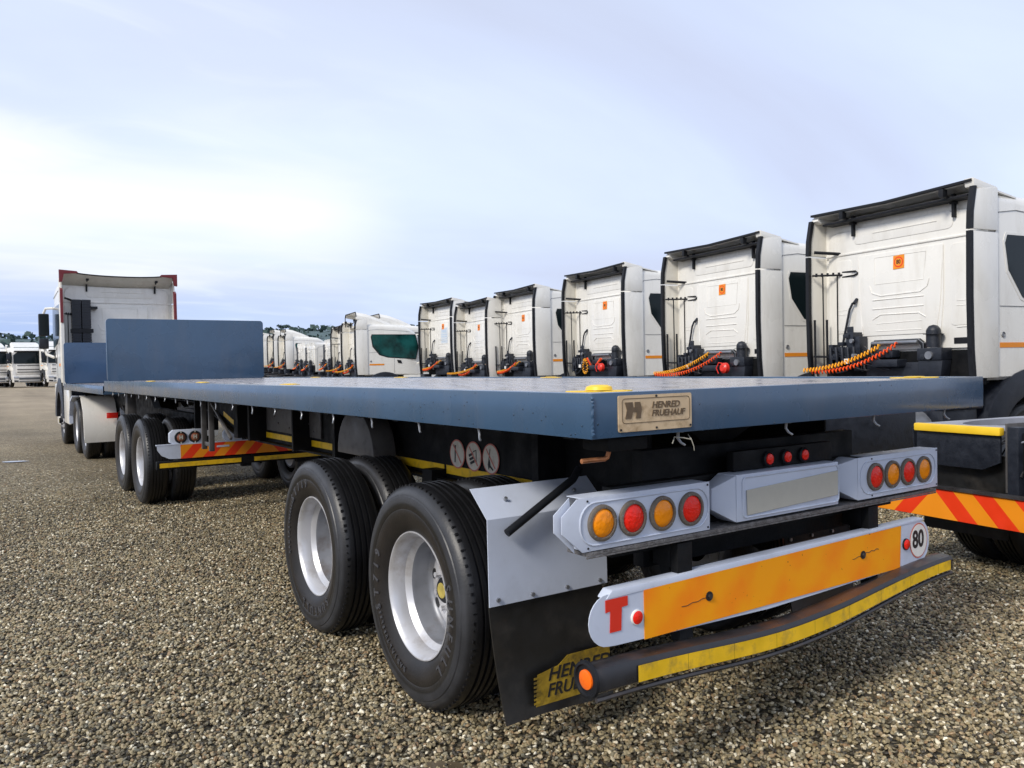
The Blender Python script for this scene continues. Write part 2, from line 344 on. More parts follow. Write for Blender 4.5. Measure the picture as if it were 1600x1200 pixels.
def ground_mat():
    m = bpy.data.materials.new('packed_gravel'); m.use_nodes = True; t, L, nn, b = gravel_nodes(m)
    geo = nn('ShaderNodeNewGeometry')
    wn = nn('ShaderNodeTexNoise'); wn.inputs['Scale'].default_value = 30; L.new(geo.outputs['Position'], wn.inputs['Vector'])
    wa = nn('ShaderNodeVectorMath'); wa.operation = 'MULTIPLY_ADD'; wa.inputs[1].default_value = (.012, .012, .012); L.new(wn.outputs['Color'], wa.inputs[0]); L.new(geo.outputs['Position'], wa.inputs[2])
    v = nn('ShaderNodeTexVoronoi'); v.inputs['Scale'].default_value = 42; v.inputs['Randomness'].default_value = 1; L.new(wa.outputs[0], v.inputs['Vector'])
    sp = nn('ShaderNodeSeparateColor'); L.new(v.outputs['Color'], sp.inputs[0])
    cr = stone_ramp(t); L.new(sp.outputs[0], cr.inputs[0])
    dk = nn('ShaderNodeMapRange'); dk.inputs[1].default_value = .3; dk.inputs[2].default_value = .75; dk.inputs[3].default_value = 1; dk.inputs[4].default_value = .45; L.new(v.outputs['Distance'], dk.inputs[0])
    sc = nn('ShaderNodeVectorMath'); sc.operation = 'SCALE'; L.new(cr.outputs[0], sc.inputs[0]); L.new(dk.outputs[0], sc.inputs['Scale'])
    # broad damp and dry patches, and stretched wheel tracks
    bn = nn('ShaderNodeTexNoise'); bn.inputs['Scale'].default_value = .35; bn.inputs['Detail'].default_value = 7; bn.inputs['Roughness'].default_value = .6; L.new(geo.outputs['Position'], bn.inputs['Vector'])
    mp = nn('ShaderNodeMapping'); mp.inputs['Rotation'].default_value = (0,0,R(28)); mp.inputs['Scale'].default_value = (.9, .10, 1); L.new(geo.outputs['Position'], mp.inputs[0])
    tn = nn('ShaderNodeTexNoise'); tn.inputs['Scale'].default_value = .8; tn.inputs['Detail'].default_value = 6; L.new(mp.outputs[0], tn.inputs['Vector'])
    ad = nn('ShaderNodeMath'); ad.operation = 'ADD'; L.new(bn.outputs['Fac'], ad.inputs[0]); L.new(tn.outputs['Fac'], ad.inputs[1])
    br = nn('ShaderNodeMapRange'); br.inputs[1].default_value = .7; br.inputs[2].default_value = 1.3; br.inputs[3].default_value = .70; br.inputs[4].default_value = 1.25; L.new(ad.outputs[0], br.inputs[0])
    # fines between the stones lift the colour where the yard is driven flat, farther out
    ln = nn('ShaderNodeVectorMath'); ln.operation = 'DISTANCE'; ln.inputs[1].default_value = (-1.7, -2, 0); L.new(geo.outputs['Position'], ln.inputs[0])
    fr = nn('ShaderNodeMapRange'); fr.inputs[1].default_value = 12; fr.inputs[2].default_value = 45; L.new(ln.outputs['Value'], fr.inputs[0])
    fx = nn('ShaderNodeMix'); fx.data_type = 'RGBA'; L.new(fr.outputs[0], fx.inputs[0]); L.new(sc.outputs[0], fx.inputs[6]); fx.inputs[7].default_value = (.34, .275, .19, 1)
    gap_shade = nn('ShaderNodeMapRange'); gap_shade.interpolation_type = 'SMOOTHSTEP'; gap_shade.inputs[1].default_value = 6; gap_shade.inputs[2].default_value = 13; gap_shade.inputs[3].default_value = .42; gap_shade.inputs[4].default_value = 1; L.new(ln.outputs['Value'], gap_shade.inputs[0])  # shade in the gaps between stones, painted as a darker base near the camera
    mm = nn('ShaderNodeMath'); mm.operation = 'MULTIPLY'; L.new(gap_shade.outputs[0], mm.inputs[0]); L.new(br.outputs[0], mm.inputs[1])
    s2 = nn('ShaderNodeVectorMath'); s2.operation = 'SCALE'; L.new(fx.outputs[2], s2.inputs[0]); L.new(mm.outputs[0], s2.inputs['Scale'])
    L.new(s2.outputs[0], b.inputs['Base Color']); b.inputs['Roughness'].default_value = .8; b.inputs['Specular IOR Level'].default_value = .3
    inv = nn('ShaderNodeMath'); inv.operation = 'SUBTRACT'; inv.inputs[0].default_value = 1; L.new(v.outputs['Distance'], inv.inputs[1])
    mul = nn('ShaderNodeMath'); mul.operation = 'MULTIPLY_ADD'; mul.inputs[1].default_value = .5; L.new(sp.outputs[1], mul.inputs[0]); L.new(inv.outputs[0], mul.inputs[2])
    bp = nn('ShaderNodeBump'); bp.inputs['Strength'].default_value = .9; bp.inputs['Distance'].default_value = .014; L.new(mul.outputs[0], bp.inputs['Height']); L.new(bp.outputs[0], b.inputs['Normal'])
    return m
def stone_mat():
    m = bpy.data.materials.new('gravel_stone'); m.use_nodes = True; t, L, nn, b = gravel_nodes(m)
    at = nn('ShaderNodeAttribute'); at.attribute_type = 'INSTANCER'; at.attribute_name = 'shade'
    cr = stone_ramp(t); L.new(at.outputs['Fac'], cr.inputs[0])
    geo = nn('ShaderNodeNewGeometry'); n = nn('ShaderNodeTexNoise'); n.inputs['Scale'].default_value = 120; L.new(geo.outputs['Position'], n.inputs['Vector'])
    bn = nn('ShaderNodeTexNoise'); bn.inputs['Scale'].default_value = .9; bn.inputs['Detail'].default_value = 5; L.new(geo.outputs['Position'], bn.inputs['Vector'])
    a2 = nn('ShaderNodeMath'); a2.operation = 'ADD'; L.new(n.outputs['Fac'], a2.inputs[0]); L.new(bn.outputs['Fac'], a2.inputs[1])
    mr = nn('ShaderNodeMapRange'); mr.inputs[1].default_value = .7; mr.inputs[2].default_value = 1.3; mr.inputs[3].default_value = .75; mr.inputs[4].default_value = 1.3; L.new(a2.outputs[0], mr.inputs[0])
    s = nn('ShaderNodeVectorMath'); s.operation = 'SCALE'; L.new(cr.outputs[0], s.inputs[0]); L.new(mr.outputs[0], s.inputs['Scale']); L.new(s.outputs[0], b.inputs['Base Color'])
    b.inputs['Roughness'].default_value = .5
    return m
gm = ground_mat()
# one ground sheet, finer rings near the camera
def ring_sheet():
    rs = [0, .5, 1, 2, 3, 4.5, 6, 8, 11, 15, 20, 25, 30, 36, 42, 50, 58, 66, 74, 82, 95, 120, 170, 260, 500, 1200, 4000]; n = 72
    m = MB(); vs = [(-1.67, -2.03, 0)]; fs = []
    for r in rs[1:]:
        for j in range(n):
            a = 2*math.pi*j/n; x = -1.67+r*math.cos(a); y = -2.03+r*math.sin(a); vs.append((x, y, gz(x, y)))
    for j in range(n): fs.append((0, 1+j, 1+(j+1) % n))
    for i in range(len(rs)-2):
        for j in range(n):
            a = 1+i*n+j; b = 1+i*n+(j+1) % n; fs.append((a, a+n, b+n, b))
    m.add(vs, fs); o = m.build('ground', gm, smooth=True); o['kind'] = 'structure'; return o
ring_sheet()

def gravel():
    # emitter: grid over the near yard; density falls with distance
    xs = [-5.5+.5*i for i in range(36)]; ys = [-4.5+.5*i for i in range(38)]
    m = MB(); vs = [(x, y, 0) for y in ys for x in xs]; nx = len(xs)
    fs = []
    for j in range(len(ys)-1):
        for i in range(nx-1):
            cx, cy = xs[i]+.25+1.67, ys[j]+.25+2.03
            u = cx*math.cos(yaw)-cy*math.sin(yaw); d = cx*math.sin(yaw)+cy*math.cos(yaw)
            if d > .6 and abs(u) < .72*d+1.2 and d < 13.5: fs.append((j*nx+i, j*nx+i+1, (j+1)*nx+i+1, (j+1)*nx+i))
    m.add(vs, fs); o = m.build('gravel_stones', stone_mat()); o['kind'] = 'stuff'
    me = o.data
    at = me.attributes.new('dens', 'FLOAT', 'POINT')
    for i, v in enumerate(me.vertices):
        d = math.hypot(v.co.x+1.67, v.co.y+2.03); at.data[i].value = 3400*(1-sm(6.0, 13.5, d)) + 60
    o['label'] = 'loose mixed grey and beige gravel stones covering the yard around the trailer wheels'
    g = bpy.data.node_groups.new('gravel_scatter', 'GeometryNodeTree')
    g.interface.new_socket('Geometry', in_out='INPUT', socket_type='NodeSocketGeometry'); g.interface.new_socket('Geometry', in_out='OUTPUT', socket_type='NodeSocketGeometry')
    n = g.nodes.new; L = g.links
    gi = n('NodeGroupInput'); go = n('NodeGroupOutput')
    na = n('GeometryNodeInputNamedAttribute'); na.data_type = 'FLOAT'; na.inputs[0].default_value = 'dens'
    dp = n('GeometryNodeDistributePointsOnFaces'); L.new(gi.outputs[0], dp.inputs['Mesh']); L.new(na.outputs['Attribute'], dp.inputs['Density'])
    jo = n('GeometryNodeGeometryToInstance')
    for k in range(4):
        ic = n('GeometryNodeMeshIcoSphere'); ic.inputs['Radius'].default_value = 1; ic.inputs['Subdivisions'].default_value = 2
        nz = n('ShaderNodeTexNoise'); nz.noise_dimensions = '4D'; nz.inputs['W'].default_value = k*7.3+1; nz.inputs['Scale'].default_value = .9; nz.inputs['Detail'].default_value = 1
        sb = n('ShaderNodeVectorMath'); sb.operation = 'SUBTRACT'; sb.inputs[1].default_value = (.5, .5, .5); L.new(nz.outputs['Color'], sb.inputs[0])
        sl = n('ShaderNodeVectorMath'); sl.operation = 'SCALE'; sl.inputs['Scale'].default_value = 1.7; L.new(sb.outputs[0], sl.inputs[0])
        sp = n('GeometryNodeSetPosition'); L.new(ic.outputs[0], sp.inputs[0]); L.new(sl.outputs[0], sp.inputs['Offset'])
        sm_ = n('GeometryNodeSetMaterial'); sm_.inputs['Material'].default_value = me.materials[0]; L.new(sp.outputs[0], sm_.inputs[0])
        L.new(sm_.outputs[0], jo.inputs[0])
    rv = n('FunctionNodeRandomValue'); rv.data_type = 'FLOAT_VECTOR'; rv.inputs[0].default_value = (0, 0, 0); rv.inputs[1].default_value = (6.28, 6.28, 6.28)
    tilt = n('ShaderNodeVectorMath'); tilt.operation = 'MULTIPLY'; tilt.inputs[1].default_value = (.12, .12, 1); L.new(rv.outputs[0], tilt.inputs[0])
    rs = n('FunctionNodeRandomValue'); rs.data_type = 'FLOAT_VECTOR'; rs.inputs[0].default_value = (.0058, .0050, .0042); rs.inputs[1].default_value = (.0138, .0110, .0086); rs.inputs['Seed'].default_value = 3
    ip = n('GeometryNodeInstanceOnPoints'); ip.inputs['Pick Instance'].default_value = True
    L.new(dp.outputs['Points'], ip.inputs['Points']); L.new(jo.outputs[0], ip.inputs['Instance']); L.new(tilt.outputs[0], ip.inputs['Rotation']); L.new(rs.outputs[0], ip.inputs['Scale'])
    rz = n('FunctionNodeRandomValue'); rz.data_type = 'FLOAT_VECTOR'; rz.inputs[0].default_value = (0, 0, -.002); rz.inputs[1].default_value = (0, 0, .012); rz.inputs['Seed'].default_value = 5
    ti = n('GeometryNodeTranslateInstances'); ti.inputs['Local Space'].default_value = False; L.new(ip.outputs[0], ti.inputs[0]); L.new(rz.outputs[0], ti.inputs['Translation'])
    sa = n('GeometryNodeStoreNamedAttribute'); sa.domain = 'INSTANCE'; sa.data_type = 'FLOAT'; sa.inputs['Name'].default_value = 'shade'
    rc = n('FunctionNodeRandomValue'); rc.data_type = 'FLOAT'; rc.inputs['Seed'].default_value = 11
    L.new(ti.outputs[0], sa.inputs[0]); L.new(rc.outputs[1], sa.inputs['Value'])
    L.new(sa.outputs[0], go.inputs[0])
    md = o.modifiers.new('scatter', 'NODES'); md.node_group = g
gravel()

# puddles
wat = mat('muddy_water', (.12, .09, .055), .08, var=.3, vscale=6)
wat2 = mat('clear_water_film', (.3, .29, .27), .06, spec=.8)
def puddle(x, y, rx, ry, a, m, seed, z=.016):
    b = MB(); n = 40; vs = []
    for j in range(n):
        t = 2*math.pi*j/n; k = 1+.35*noise.noise(Vector((math.cos(t)*1.6+seed, math.sin(t)*1.6, seed)))
        px, py = rx*k*math.cos(t), ry*k*math.sin(t); vs.append((x+px*math.cos(a)-py*math.sin(a), y+px*math.sin(a)+py*math.cos(a), gz(x, y)+z))
    b.add(vs, [tuple(range(n))]); o = b.build('puddle', m); o['kind'] = 'structure'; return o
puddle(-.17, .76, .16, .07, R(-30), wat, 2.3, .0125)
puddle(-1.0, 15.6, .23, .11, R(-30), wat2, 5.1)
puddle(4.8, 16.5, 1.6, .9, R(-20), wat2, 3.7)

# far ridge with bush, and the trees one can tell apart on its crest
hillm = mat('hazy_green_hillside', (.075, .115, .12), .9, var=.35, vscale=.12)
treem = mat('hazed_bush_leaves', (.048, .082, .074), .8, var=.4, vscale=.9)  # leaf colour shifted towards blue grey to imitate distance haze
def bear(u, D):      # a point on the ground on the line of sight of column u of the 1600 wide photo
    a = yaw+math.atan((u-800)/1264.6); return CP.x+D*math.sin(a), CP.y+D*math.cos(a)
def rtop(a): return 20.5+7.0*sm(8, 22, a)+1.5*math.sin(a*.21)+2.2*noise.noise(Vector((a*.35, 0, 3)))+1.4*noise.noise(Vector((a*1.1, 0, 9)))
def ridge():
    m = MB(); vs = []; n = 150; rows = 10
    for j in range(rows+1):
        for i in range(n+1):
            a = -8+90*i/n; ra = R(a); D = 300+ j*28
            top = rtop(a)
            h = .2 + (top-.2)*sm(0, rows*.75, j)
            vs.append((CP.x+D*math.sin(ra), CP.y+D*math.cos(ra), h))
    for j in range(rows):
        for i in range(n): a = j*(n+1)+i; m_ = None; m.f.append((a, a+1, a+n+2, a+n+1)); m.m.append(0)
    m.v = vs; o = m.build('hills', hillm, smooth=True); o['kind'] = 'structure'
    return vs, n, rows
rv_, rn_, rr_ = ridge()
def leaf_clumps(b, c, rx, rz, k, s, rnd):
    for _ in range(k):
        while True:
            p = Vector((rnd.uniform(-1,1), rnd.uniform(-1,1), rnd.uniform(-1,1)))
            if .35 < p.length < 1: break
        if rnd.random() < .15: p *= 1.15
        q = Vector(c)+Vector((p.x*rx, p.y*rx, p.z*rz)); a = Vector((rnd.gauss(0,1), rnd.gauss(0,1), rnd.gauss(0,1))).normalized(); d = a.orthogonal().normalized(); e = a.cross(d)
        ss = s*rnd.uniform(.6, 1.5); b.add([q+d*ss, q+e*ss*.8, q-d*ss*.9, q-e*ss], [(0,1,2,3)])
def bushes():
    rnd = random.Random(3); b = MB()
    for j in range(1, rr_+1):
        for i in range(rn_+1):
            if rnd.random() < (.95 if j > 6 else .5):
                x, y, z = rv_[j*(rn_+1)+i]; s = rnd.uniform(1.2, 3.0)
                leaf_clumps(b, (x+rnd.uniform(-4,4), y+rnd.uniform(-4,4), z+s*.35), s*1.8, s*.75, 12, s*.55, rnd)
    o = b.build('hillside_bush', treem); o['kind'] = 'stuff'; o['label'] = 'dense dark green bush covering the far ridge behind the parked trucks'
bushes()
trunkm = mat('dark_bark', (.05, .04, .035), .9)
def ridge_tree(u, D, zb, h, label, k):
    rnd = random.Random(k); D = 520; zb = rtop(math.degrees(yaw+math.atan((u-800)/1264.6)))-.3; h *= .85; x, y = bear(u, D); t = thing('ridge_tree', label, 'tree', (x, y, zb), 0, 'trees on the crest of the far ridge')
    b = MB(); b.tube([(0,0,-1), (.1,0,h*.4), (.3,.1,h*.75)], [.35, .25, .1], 6); b.tube([(.1,0,h*.35), (-1.0,.2,h*.7)], [.16, .06], 5); b.build('trunk', trunkm, t)
    c = MB()
    for _ in range(7): leaf_clumps(c, (rnd.uniform(-1,1)*h*.42, rnd.uniform(-1,1)*h*.4, h*rnd.uniform(.55, .85)), h*.3, h*.16, 40, h*.075, rnd)
    c.build('crown', treem, t)
for a in ((445, 430, 17.5, 6.8, 'taller round crowned tree standing alone on the ridge above the far truck roofs', 1), (421, 430, 17, 4.8, 'low wide tree on the ridge just right of the blue headboard', 2), (494, 420, 18.5, 3.8, 'spreading tree on the crest of the ridge near the grey roof fairing', 4),
          (22, 440, 13.5, 4.2, 'small tree on the ridge above the leftmost facing truck', 5), (84, 440, 14, 5, 'bushy tree on the ridge seen past the mirror of the towing tractor', 6)):
    ridge_tree(*a)

# ------------------------------------------------------------------ wheels (prototype meshes, axle along X, outer face towards -X)
TR = .53
def tyre_mesh(letters):
    m = MB()
    half = [(.048, .292), (.040, .300), (.022, .335), (.008, .372), (.003, .405), (.0045, .412), (.0015, .418), (.0, .45), (.004, .472), (.009, .476), (.010, .486), (.019, .500), (.030, .514), (.046, .524), (.060, .528)]
    tread = []
    x = .060
    for gcx in (.088, .122, .156, .190):
        tread += [(gcx-.0075, .530), (gcx-.005, .517), (gcx+.005, .517), (gcx+.0075, .530)]
    prof = half + tread + [(.278-a, r) for a, r in reversed(half)]
    m.lathe(prof, 112)
    # shoulder lugs worn into the edges of the tread
    rnd = random.Random(5)
    for sgn in range(84):
        t = 2*math.pi*sgn/84+rnd.uniform(-.01, .01)
        T = Matrix.Rotation(t, 4, 'X')
        l = rnd.uniform(.006, .022); wv = rnd.uniform(.003, .008)
        m.box(.036, .036+l, -wv, wv, .512, .5268, T)
    if letters:
        m.mi(2)
        def arc(s, a0, r, size, step, inward=False):
            for i, ch in enumerate(s):
                a = R(a0 + i*step)
                # angle from the top, clockwise as seen from -X (clockwise = towards +Z -> -Y ... )
                rad = Vector((0, -math.sin(a), math.cos(a))); tan = Vector((0, -math.cos(a), -math.sin(a)))
                T = TM(Vector((.0045, 0, 0))+rad*r, tan, rad)
                m.mesh(text(ch, size, .0025, .0016, 0, .9), T)
        arc('SUNFULL', 72, .385, .070, 10.5)
        arc('ST719', 250, .385, .070, 10.5)
        arc('RADIAL', 192, .375, .032, 5.0); arc('TUBELESS', 222, .375, .026, 3.9)
    o = m.build('tyre', [tyrem, flapm, lettm], smooth=True); return o
innerm = mat('dark_grey_inner_rim', (.24, .25, .275), .45, metal=.3, var=.2, vscale=6, dirt=(.12, .085, .06), dscale=7, damt=.7)  # darker bluish grey on the inner barrel of the rim, mottled brown
def rim_mesh(disc_deep=True):
    m = MB()
    if disc_deep:
        prof = [(.050, .292), (.041, .3035), (.035, .302), (.035, .297), (.043, .288), (.058, .281), (.085, .273), (.112, .270), (.120, .262), (.140, .248), (.155, .244), (.225, .242), (.243, .232), (.250, .218), (.242, .208), (.234, .165), (.240, .15), (.240, .115)]
        xd = .2365
    else:
        prof = [(.050, .292), (.041, .3035), (.035, .302), (.035, .297), (.043, .288), (.06, .28), (.075, .262), (.07, .245), (.03, .20), (.01, .165), (.008, .12)]
        xd = .024
    if disc_deep: m.lathe(prof[:10], 72); m.mi(2).lathe(prof[9:15], 72); m.mi(0).lathe(prof[14:], 72)
    else: m.lathe(prof, 72)
    m.mi(1)
    for k in range(8):
        T = Matrix.Rotation(2*math.pi*k/8+.2, 4, 'X')
        if disc_deep: T = T @ Matrix.Translation((.2355, 0, .188))
        else: T = T @ Matrix.Translation((.019, 0, .2)) @ Matrix.Rotation(R(48), 4, 'Y')
        m.lathe([(-.002, .0), (-.002, .022), (.0, .022)], 16, T @ Matrix.Diagonal((1, 1.25, .8, 1)))
    m.mi(0)
    for k in range(10):
        a = 2*math.pi*(k+.5)/10; r = .14; x0 = .232 if disc_deep else .0
        m.cyl((x0+.012, r*math.cos(a), r*math.sin(a)), (x0-.022, r*math.cos(a), r*math.sin(a)), .014, 6)
    return m.build('rim', [silver, inkb, innerm], smooth=True)
dully = mat('dull_yellow_cap', (.42, .33, .07), .5, var=.2, vscale=30)
def hub_mesh(deep=True):
    m = MB(); x = .185 if deep else -.06
    m.lathe([(x+.11, .10), (x+.075, .095), (x+.065, .066), (x, .062), (x-.01, .052), (x-.012, 0)], 28)
    m.mi(1).lathe([(x-.0145, 0), (x-.0145, .036), (x-.012, .038)], 24)
    return m.build('hub', [rubber, dully], smooth=True)
proto = thing('wheel_prototypes')
ty1 = tyre_mesh(True); ty2 = tyre_mesh(False); rim1 = rim_mesh(True); rim2 = rim_mesh(False); hub1 = hub_mesh(True); hub2 = hub_mesh(False)
ALLP = [ty1, ty2, rim1, rim2, hub1, hub2]
def wheel(parent, x, y, z, flip, kind, lett=False, rot=0, along='x'):
    """kind 'outer' deep dish with hub, 'inner' dual partner, 'steer'. along: axle direction in the parent's space."""
    w_ = part('wheel', parent, (x, y, z))
    rz = 0
    if along == 'x': rz = math.pi if flip else 0
    else: rz = -math.pi/2 if flip else math.pi/2
    w_.rotation_euler = (0, 0, rz)
    a = inst(ty1 if lett else ty2, w_, (0,0,0), (R(rot), 0, 0))
    inst(rim2 if kind == 'steer' else rim1, w_, (0,0,0), (R(rot*1.3), 0, 0))
    if kind != 'inner': inst(hub2 if kind == 'steer' else hub1, w_, (0,0,0), (0,0,0))
    return w_

# ------------------------------------------------------------------ flatbed trailers
def side_rail(t, name, x, y0, y1, zt, h, sgn):
    """folded steel edge: upright web with lips, outer face at x"""
    m = MB(); p = [(0,0), (0,-h), (.05,-h), (.05,-h+.008), (.008,-h+.008), (.008,-.02), (.06,-.02), (.06,0)]
    m.prism([(x+sgn*a, zt+b) for a, b in p], y0, y1, 'y'); return m.build(name, blue, t, bevel=.006)
def lock_pad(t, x, y, z, big=False):
    o = MB(); o.prism(rrect(.30, .09, .044, 4, x, y), z, z+.005, 'z')
    o.lathe([(0, .055), (.012, .053), (.018, .035), (.019, 0)], 20, Matrix.Translation((x, y, z+.005)) @ Matrix.Rotation(R(-90), 4, 'Y'))
    return o.build('lashing_point', yellp, t, smooth=True)
def beam(t, x, pts, th=.012, fw=.13):
    """long main beam: web following (y, zbottom) with flanges, top at ztop"""
    m = MB(); 
    return m
def chevrons(t, x0, x1, z0, z1, y, wst, centre, axis='x', mats=None, apex=True, facing=-1, label=None):
    """sloping stripe cells between z0 and z1 clipped to x0..x1; each colour one mesh"""
    h = z1-z0; out = {0: MB(), 1: MB()}
    def clip(poly, lo, hi):
        for s, lim in ((1, lo), (-1, hi)):
            r = []
            for i in range(len(poly)):
                a, b = poly[i], poly[(i+1) % len(poly)]; ia = s*(a[0]-lim) >= 0; ib = s*(b[0]-lim) >= 0
                if ia: r.append(a)
                if ia != ib: k = (lim-a[0])/(b[0]-a[0]); r.append((lim, a[1]+k*(b[1]-a[1])))
            poly = r
            if not poly: return []
        return poly
    k = 0; sl = h*.9
    for side in (-1, 1):
        lo, hi = (x0, centre) if side < 0 else (centre, x1)
        i = -1
        while True:
            s0 = i*wst; s1 = s0+wst
            if side > 0: poly = [(centre+s0+sl, z0), (centre+s1+sl, z0), (centre+s1, z1), (centre+s0, z1)]
            else: poly = [(centre-s0-sl, z0), (centre-s0, z1), (centre-s1, z1), (centre-s1-sl, z0)]
            if i < 0: poly = [(centre, z0), (centre+side*(sl+0), z0), (centre, z1)]
            pc = clip(poly, lo, hi)
            if i > 60: break
            if len(pc) > 2: out[i % 2].prism(pc, y, y+facing*.003, 'y' if axis == 'x' else 'x')
            i += 1
            if s0 > (x1-x0)+1: break
    return out
gritty = mat('gritty_wet_shelf', (.13, .125, .125), .4, var=.45, vscale=45, bump=.8, bscale=140)
def build_main():
    t = thing('flatbed_trailer', 'long blue flatbed trailer with wet deck and round tail lamps, nearest the camera', 'trailer')
    ZT, L, W, H = 1.503, 11.3, 2.51, .150
    side_rail(t, 'side_rail', 0, .0, L, ZT, H, 1); side_rail(t, 'side_rail', W, .0, L, ZT, H, -1)
    m = MB(); p = [(0,0), (0,-H), (.05,-H), (.05,-H+.008), (.008,-H+.008), (.008,-.02), (.045,-.02), (.045,0)]
    m.prism([(a-.001, ZT+b+.0005) for a, b in p], .004, W-.004, 'x'); m.build('rear_rail', blue, t, bevel=.006)
    # weld bead at the near rear corner
    m = MB(); rnd = random.Random(2); m.tube([(.002+rnd.uniform(-.0015,.0015), -.001+rnd.uniform(-.0015,.0015), ZT-.012-k*.0055) for k in range(24)], [rnd.uniform(.0035, .0065) for _ in range(24)], 7); m.build('weld_bead', blue, t, smooth=True)
    # deck boards running the length of the deck, laid in bays
    rnd = random.Random(4); protob = {}
    nb = 15; bw = (W-.12)/nb; bays = [(.052, 3.05), (3.056, 6.1), (6.106, 9.1), (9.106, L-.02)]
    for bi, (a, b) in enumerate(bays):
        m = MB(); m.box(0, bw-.005, 0, b-a, -.028, 0); o = m.build('deck_board', deckm, t, bevel=.002, seg=1)
        for k in range(nb):
            c = o if k == 0 else inst(o, t)
            c.location = (.061+k*bw, a, ZT-.0065-rnd.uniform(0, .0035)); c.rotation_euler = (0, R(rnd.uniform(-.12, .12)), 0)
    for x, y in ((.2, .20), (.2, 3.55), (.2, 6.1), (.2, 8.75), (W-.2, .24), (W-.2, 3.32), (W-.2, 6.1), (W-.2, 8.75)):
        o = MB(); o.prism(rrect(.24, .09, .043, 4, 0, 0), 0, .004, 'z'); hh = .58 if y < .22 else .08
        o.lathe([(0, .050), (.014*hh*1.5, .046), (.021*hh*1.5, .030), (.022*hh*1.5, 0)], 20, Matrix.Translation((0, 0, .006)) @ Matrix.Rotation(R(-90), 4, 'Y'))
        q = o.build('lashing_point', yellp, t, smooth=True); q.location = (x, y, ZT-.003); q.rotation_euler = (0, 0, R(-33 if y < 1 else 90))
    # headboard
    m = MB(); m.prism(rrect(2.31, .93, .05, 5, 1.19, ZT+.455), L-.10, L-.04, 'y'); m.build('headboard', blue, t, bevel=.006)
    # cross members under the deck
    m = MB(); m.box(.02, W-.02, 0, .06, 1.345, 1.47); cm = m.build('cross_member', blackp, t)
    for k in range(1, 25):
        c = cm if k == 1 else inst(cm, t); c.location = (0, .12+k*.45-.45, 0)
    # main beams
    for x, s in ((.66, 1), (W-.66, -1)):
        m = MB()
        prof = [(.43, 1.02), (.43, 1.345), (L-.1, 1.345), (L-.1, 1.27), (8.1, 1.25), (7.3, 1.13), (6.9, 1.03), (6.5, .965), (5.8, .945), (.9, .955), (.5, 1.0)]
        m.prism(prof, x, x+s*.012, 'x')
        bot = [(.43, 1.02), (.5, 1.0), (.9, .955), (5.8, .945), (6.5, .965), (6.9, 1.03), (7.3, 1.13), (8.1, 1.25), (L-.1, 1.27)]
        for (a, za), (b, zb) in zip(bot, bot[1:]): m.bar((x-s*.012, a, za-.008), (x-s*.012, b, zb-.008), .11, .014)
        m.build('main_beam', blackp, t)
        m = MB(); tp = [(.95, .975), (5.85, .975), (6.45, .995), (6.8, 1.045), (7.15, 1.12)]
        brk = 0
        for (a, za), (b, zb) in zip(tp, tp[1:]):
            n = max(1, int((b-a)/1.2))
            for k in range(n):
                u0, u1 = k/n, (k+1)/n; y0 = a+(b-a)*u0+.0; y1 = a+(b-a)*u1-(.03 if n > 1 else 0); q0 = za+(zb-za)*u0; q1 = za+(zb-za)*u1
                m.prism([(y0, q0), (y1, q1), (y1, q1+.05), (y0, q0+.05)], x-s*.001, x-s*.005, 'x')
        m.build('yellow_tape_strip', yellow, t)
    # web stiffeners and hanging plates seen between the wheels
    for y, d in ((5.62, .06), (6.02, .14), (3.5, .05), (4.4, .03), (1.0, .05), (7.8, .05)):
        m = MB(); m.box(.50, .657, y, y+d, .95, 1.345); m.build('web_stiffener', blackp, t)
    m = MB(); m.box(.640, .656, 4.15, 5.55, 1.05, 1.34)
    for k in range(9): m.cyl((.64, 4.3+(k*37 % 11)*.1, 1.1+(k*17 % 7)*.03), (.632, 4.3+(k*37 % 11)*.1, 1.1+(k*17 % 7)*.03), .008, 8)
    m.build('grey_side_plate', greyp, t, bevel=.004)
    m = MB(); n = 14
    m.prism([(3.0+.30*math.cos(R(a)), 1.03+.30*math.sin(R(a))) for a in range(0, 181, 12)], .44, .60, 'x'); m.build('air_reservoir', greyp, t, bevel=.01)
    # warning stickers
    for i, y in enumerate((2.01, 1.83, 1.65)):
        m = MB(); T = leftf(.6545, y, 1.10)
        def disc(r, z0, z1, nn=28, sx=1):
            m.prism([(r*math.cos(2*math.pi*k/nn), r*math.sin(2*math.pi*k/nn)) for k in range(nn)], z0, z1, 'z', T)
        m.mi(1); disc(.084, 0, .0015); m.mi(0); disc(.076, .0015, .0025)
        m.mi(2)
        if i == 0: m.add([(-.03,-.05,.0035), (-.018,-.05,.0035), (-.01,.05,.0035), (-.025,.05,.0035)], [(0,1,2,3)], T)
        if i == 1:
            for k in range(3): m.add([(-.045,-.035+k*.022,.0035), (.005,-.035+k*.022,.0035), (.005,-.02+k*.022,.0035), (-.045,-.02+k*.022,.0035)], [(0,1,2,3)], T @ Matrix.Rotation(R(20), 4, 'Z'))
            m.add([(0,.03,.0035), (.035,.04,.0035), (.035,-.03,.0035), (.028,-.03,.0035), (.028,.033,.0035), (0,.023,.0035)], [(0,1,2,3,4,5)], T)
        if i == 2:
            m.add([(-.022,-.06,.0035), (.0,-.035,.0035), (-.008,-.0,.0035), (-.03,-.03,.0035)], [(0,1,2,3)], T); m.add([(-.028,-.03,.0037), (-.02,-.03,.0037), (0,.055,.0037), (-.006,.055,.0037)], [(0,1,2,3)], T)
            m.add([(0,-.035,.0036), (.03,-.055,.0036), (.02,-.062,.0036), (-.01,-.045,.0036)], [(0,1,2,3)], T)
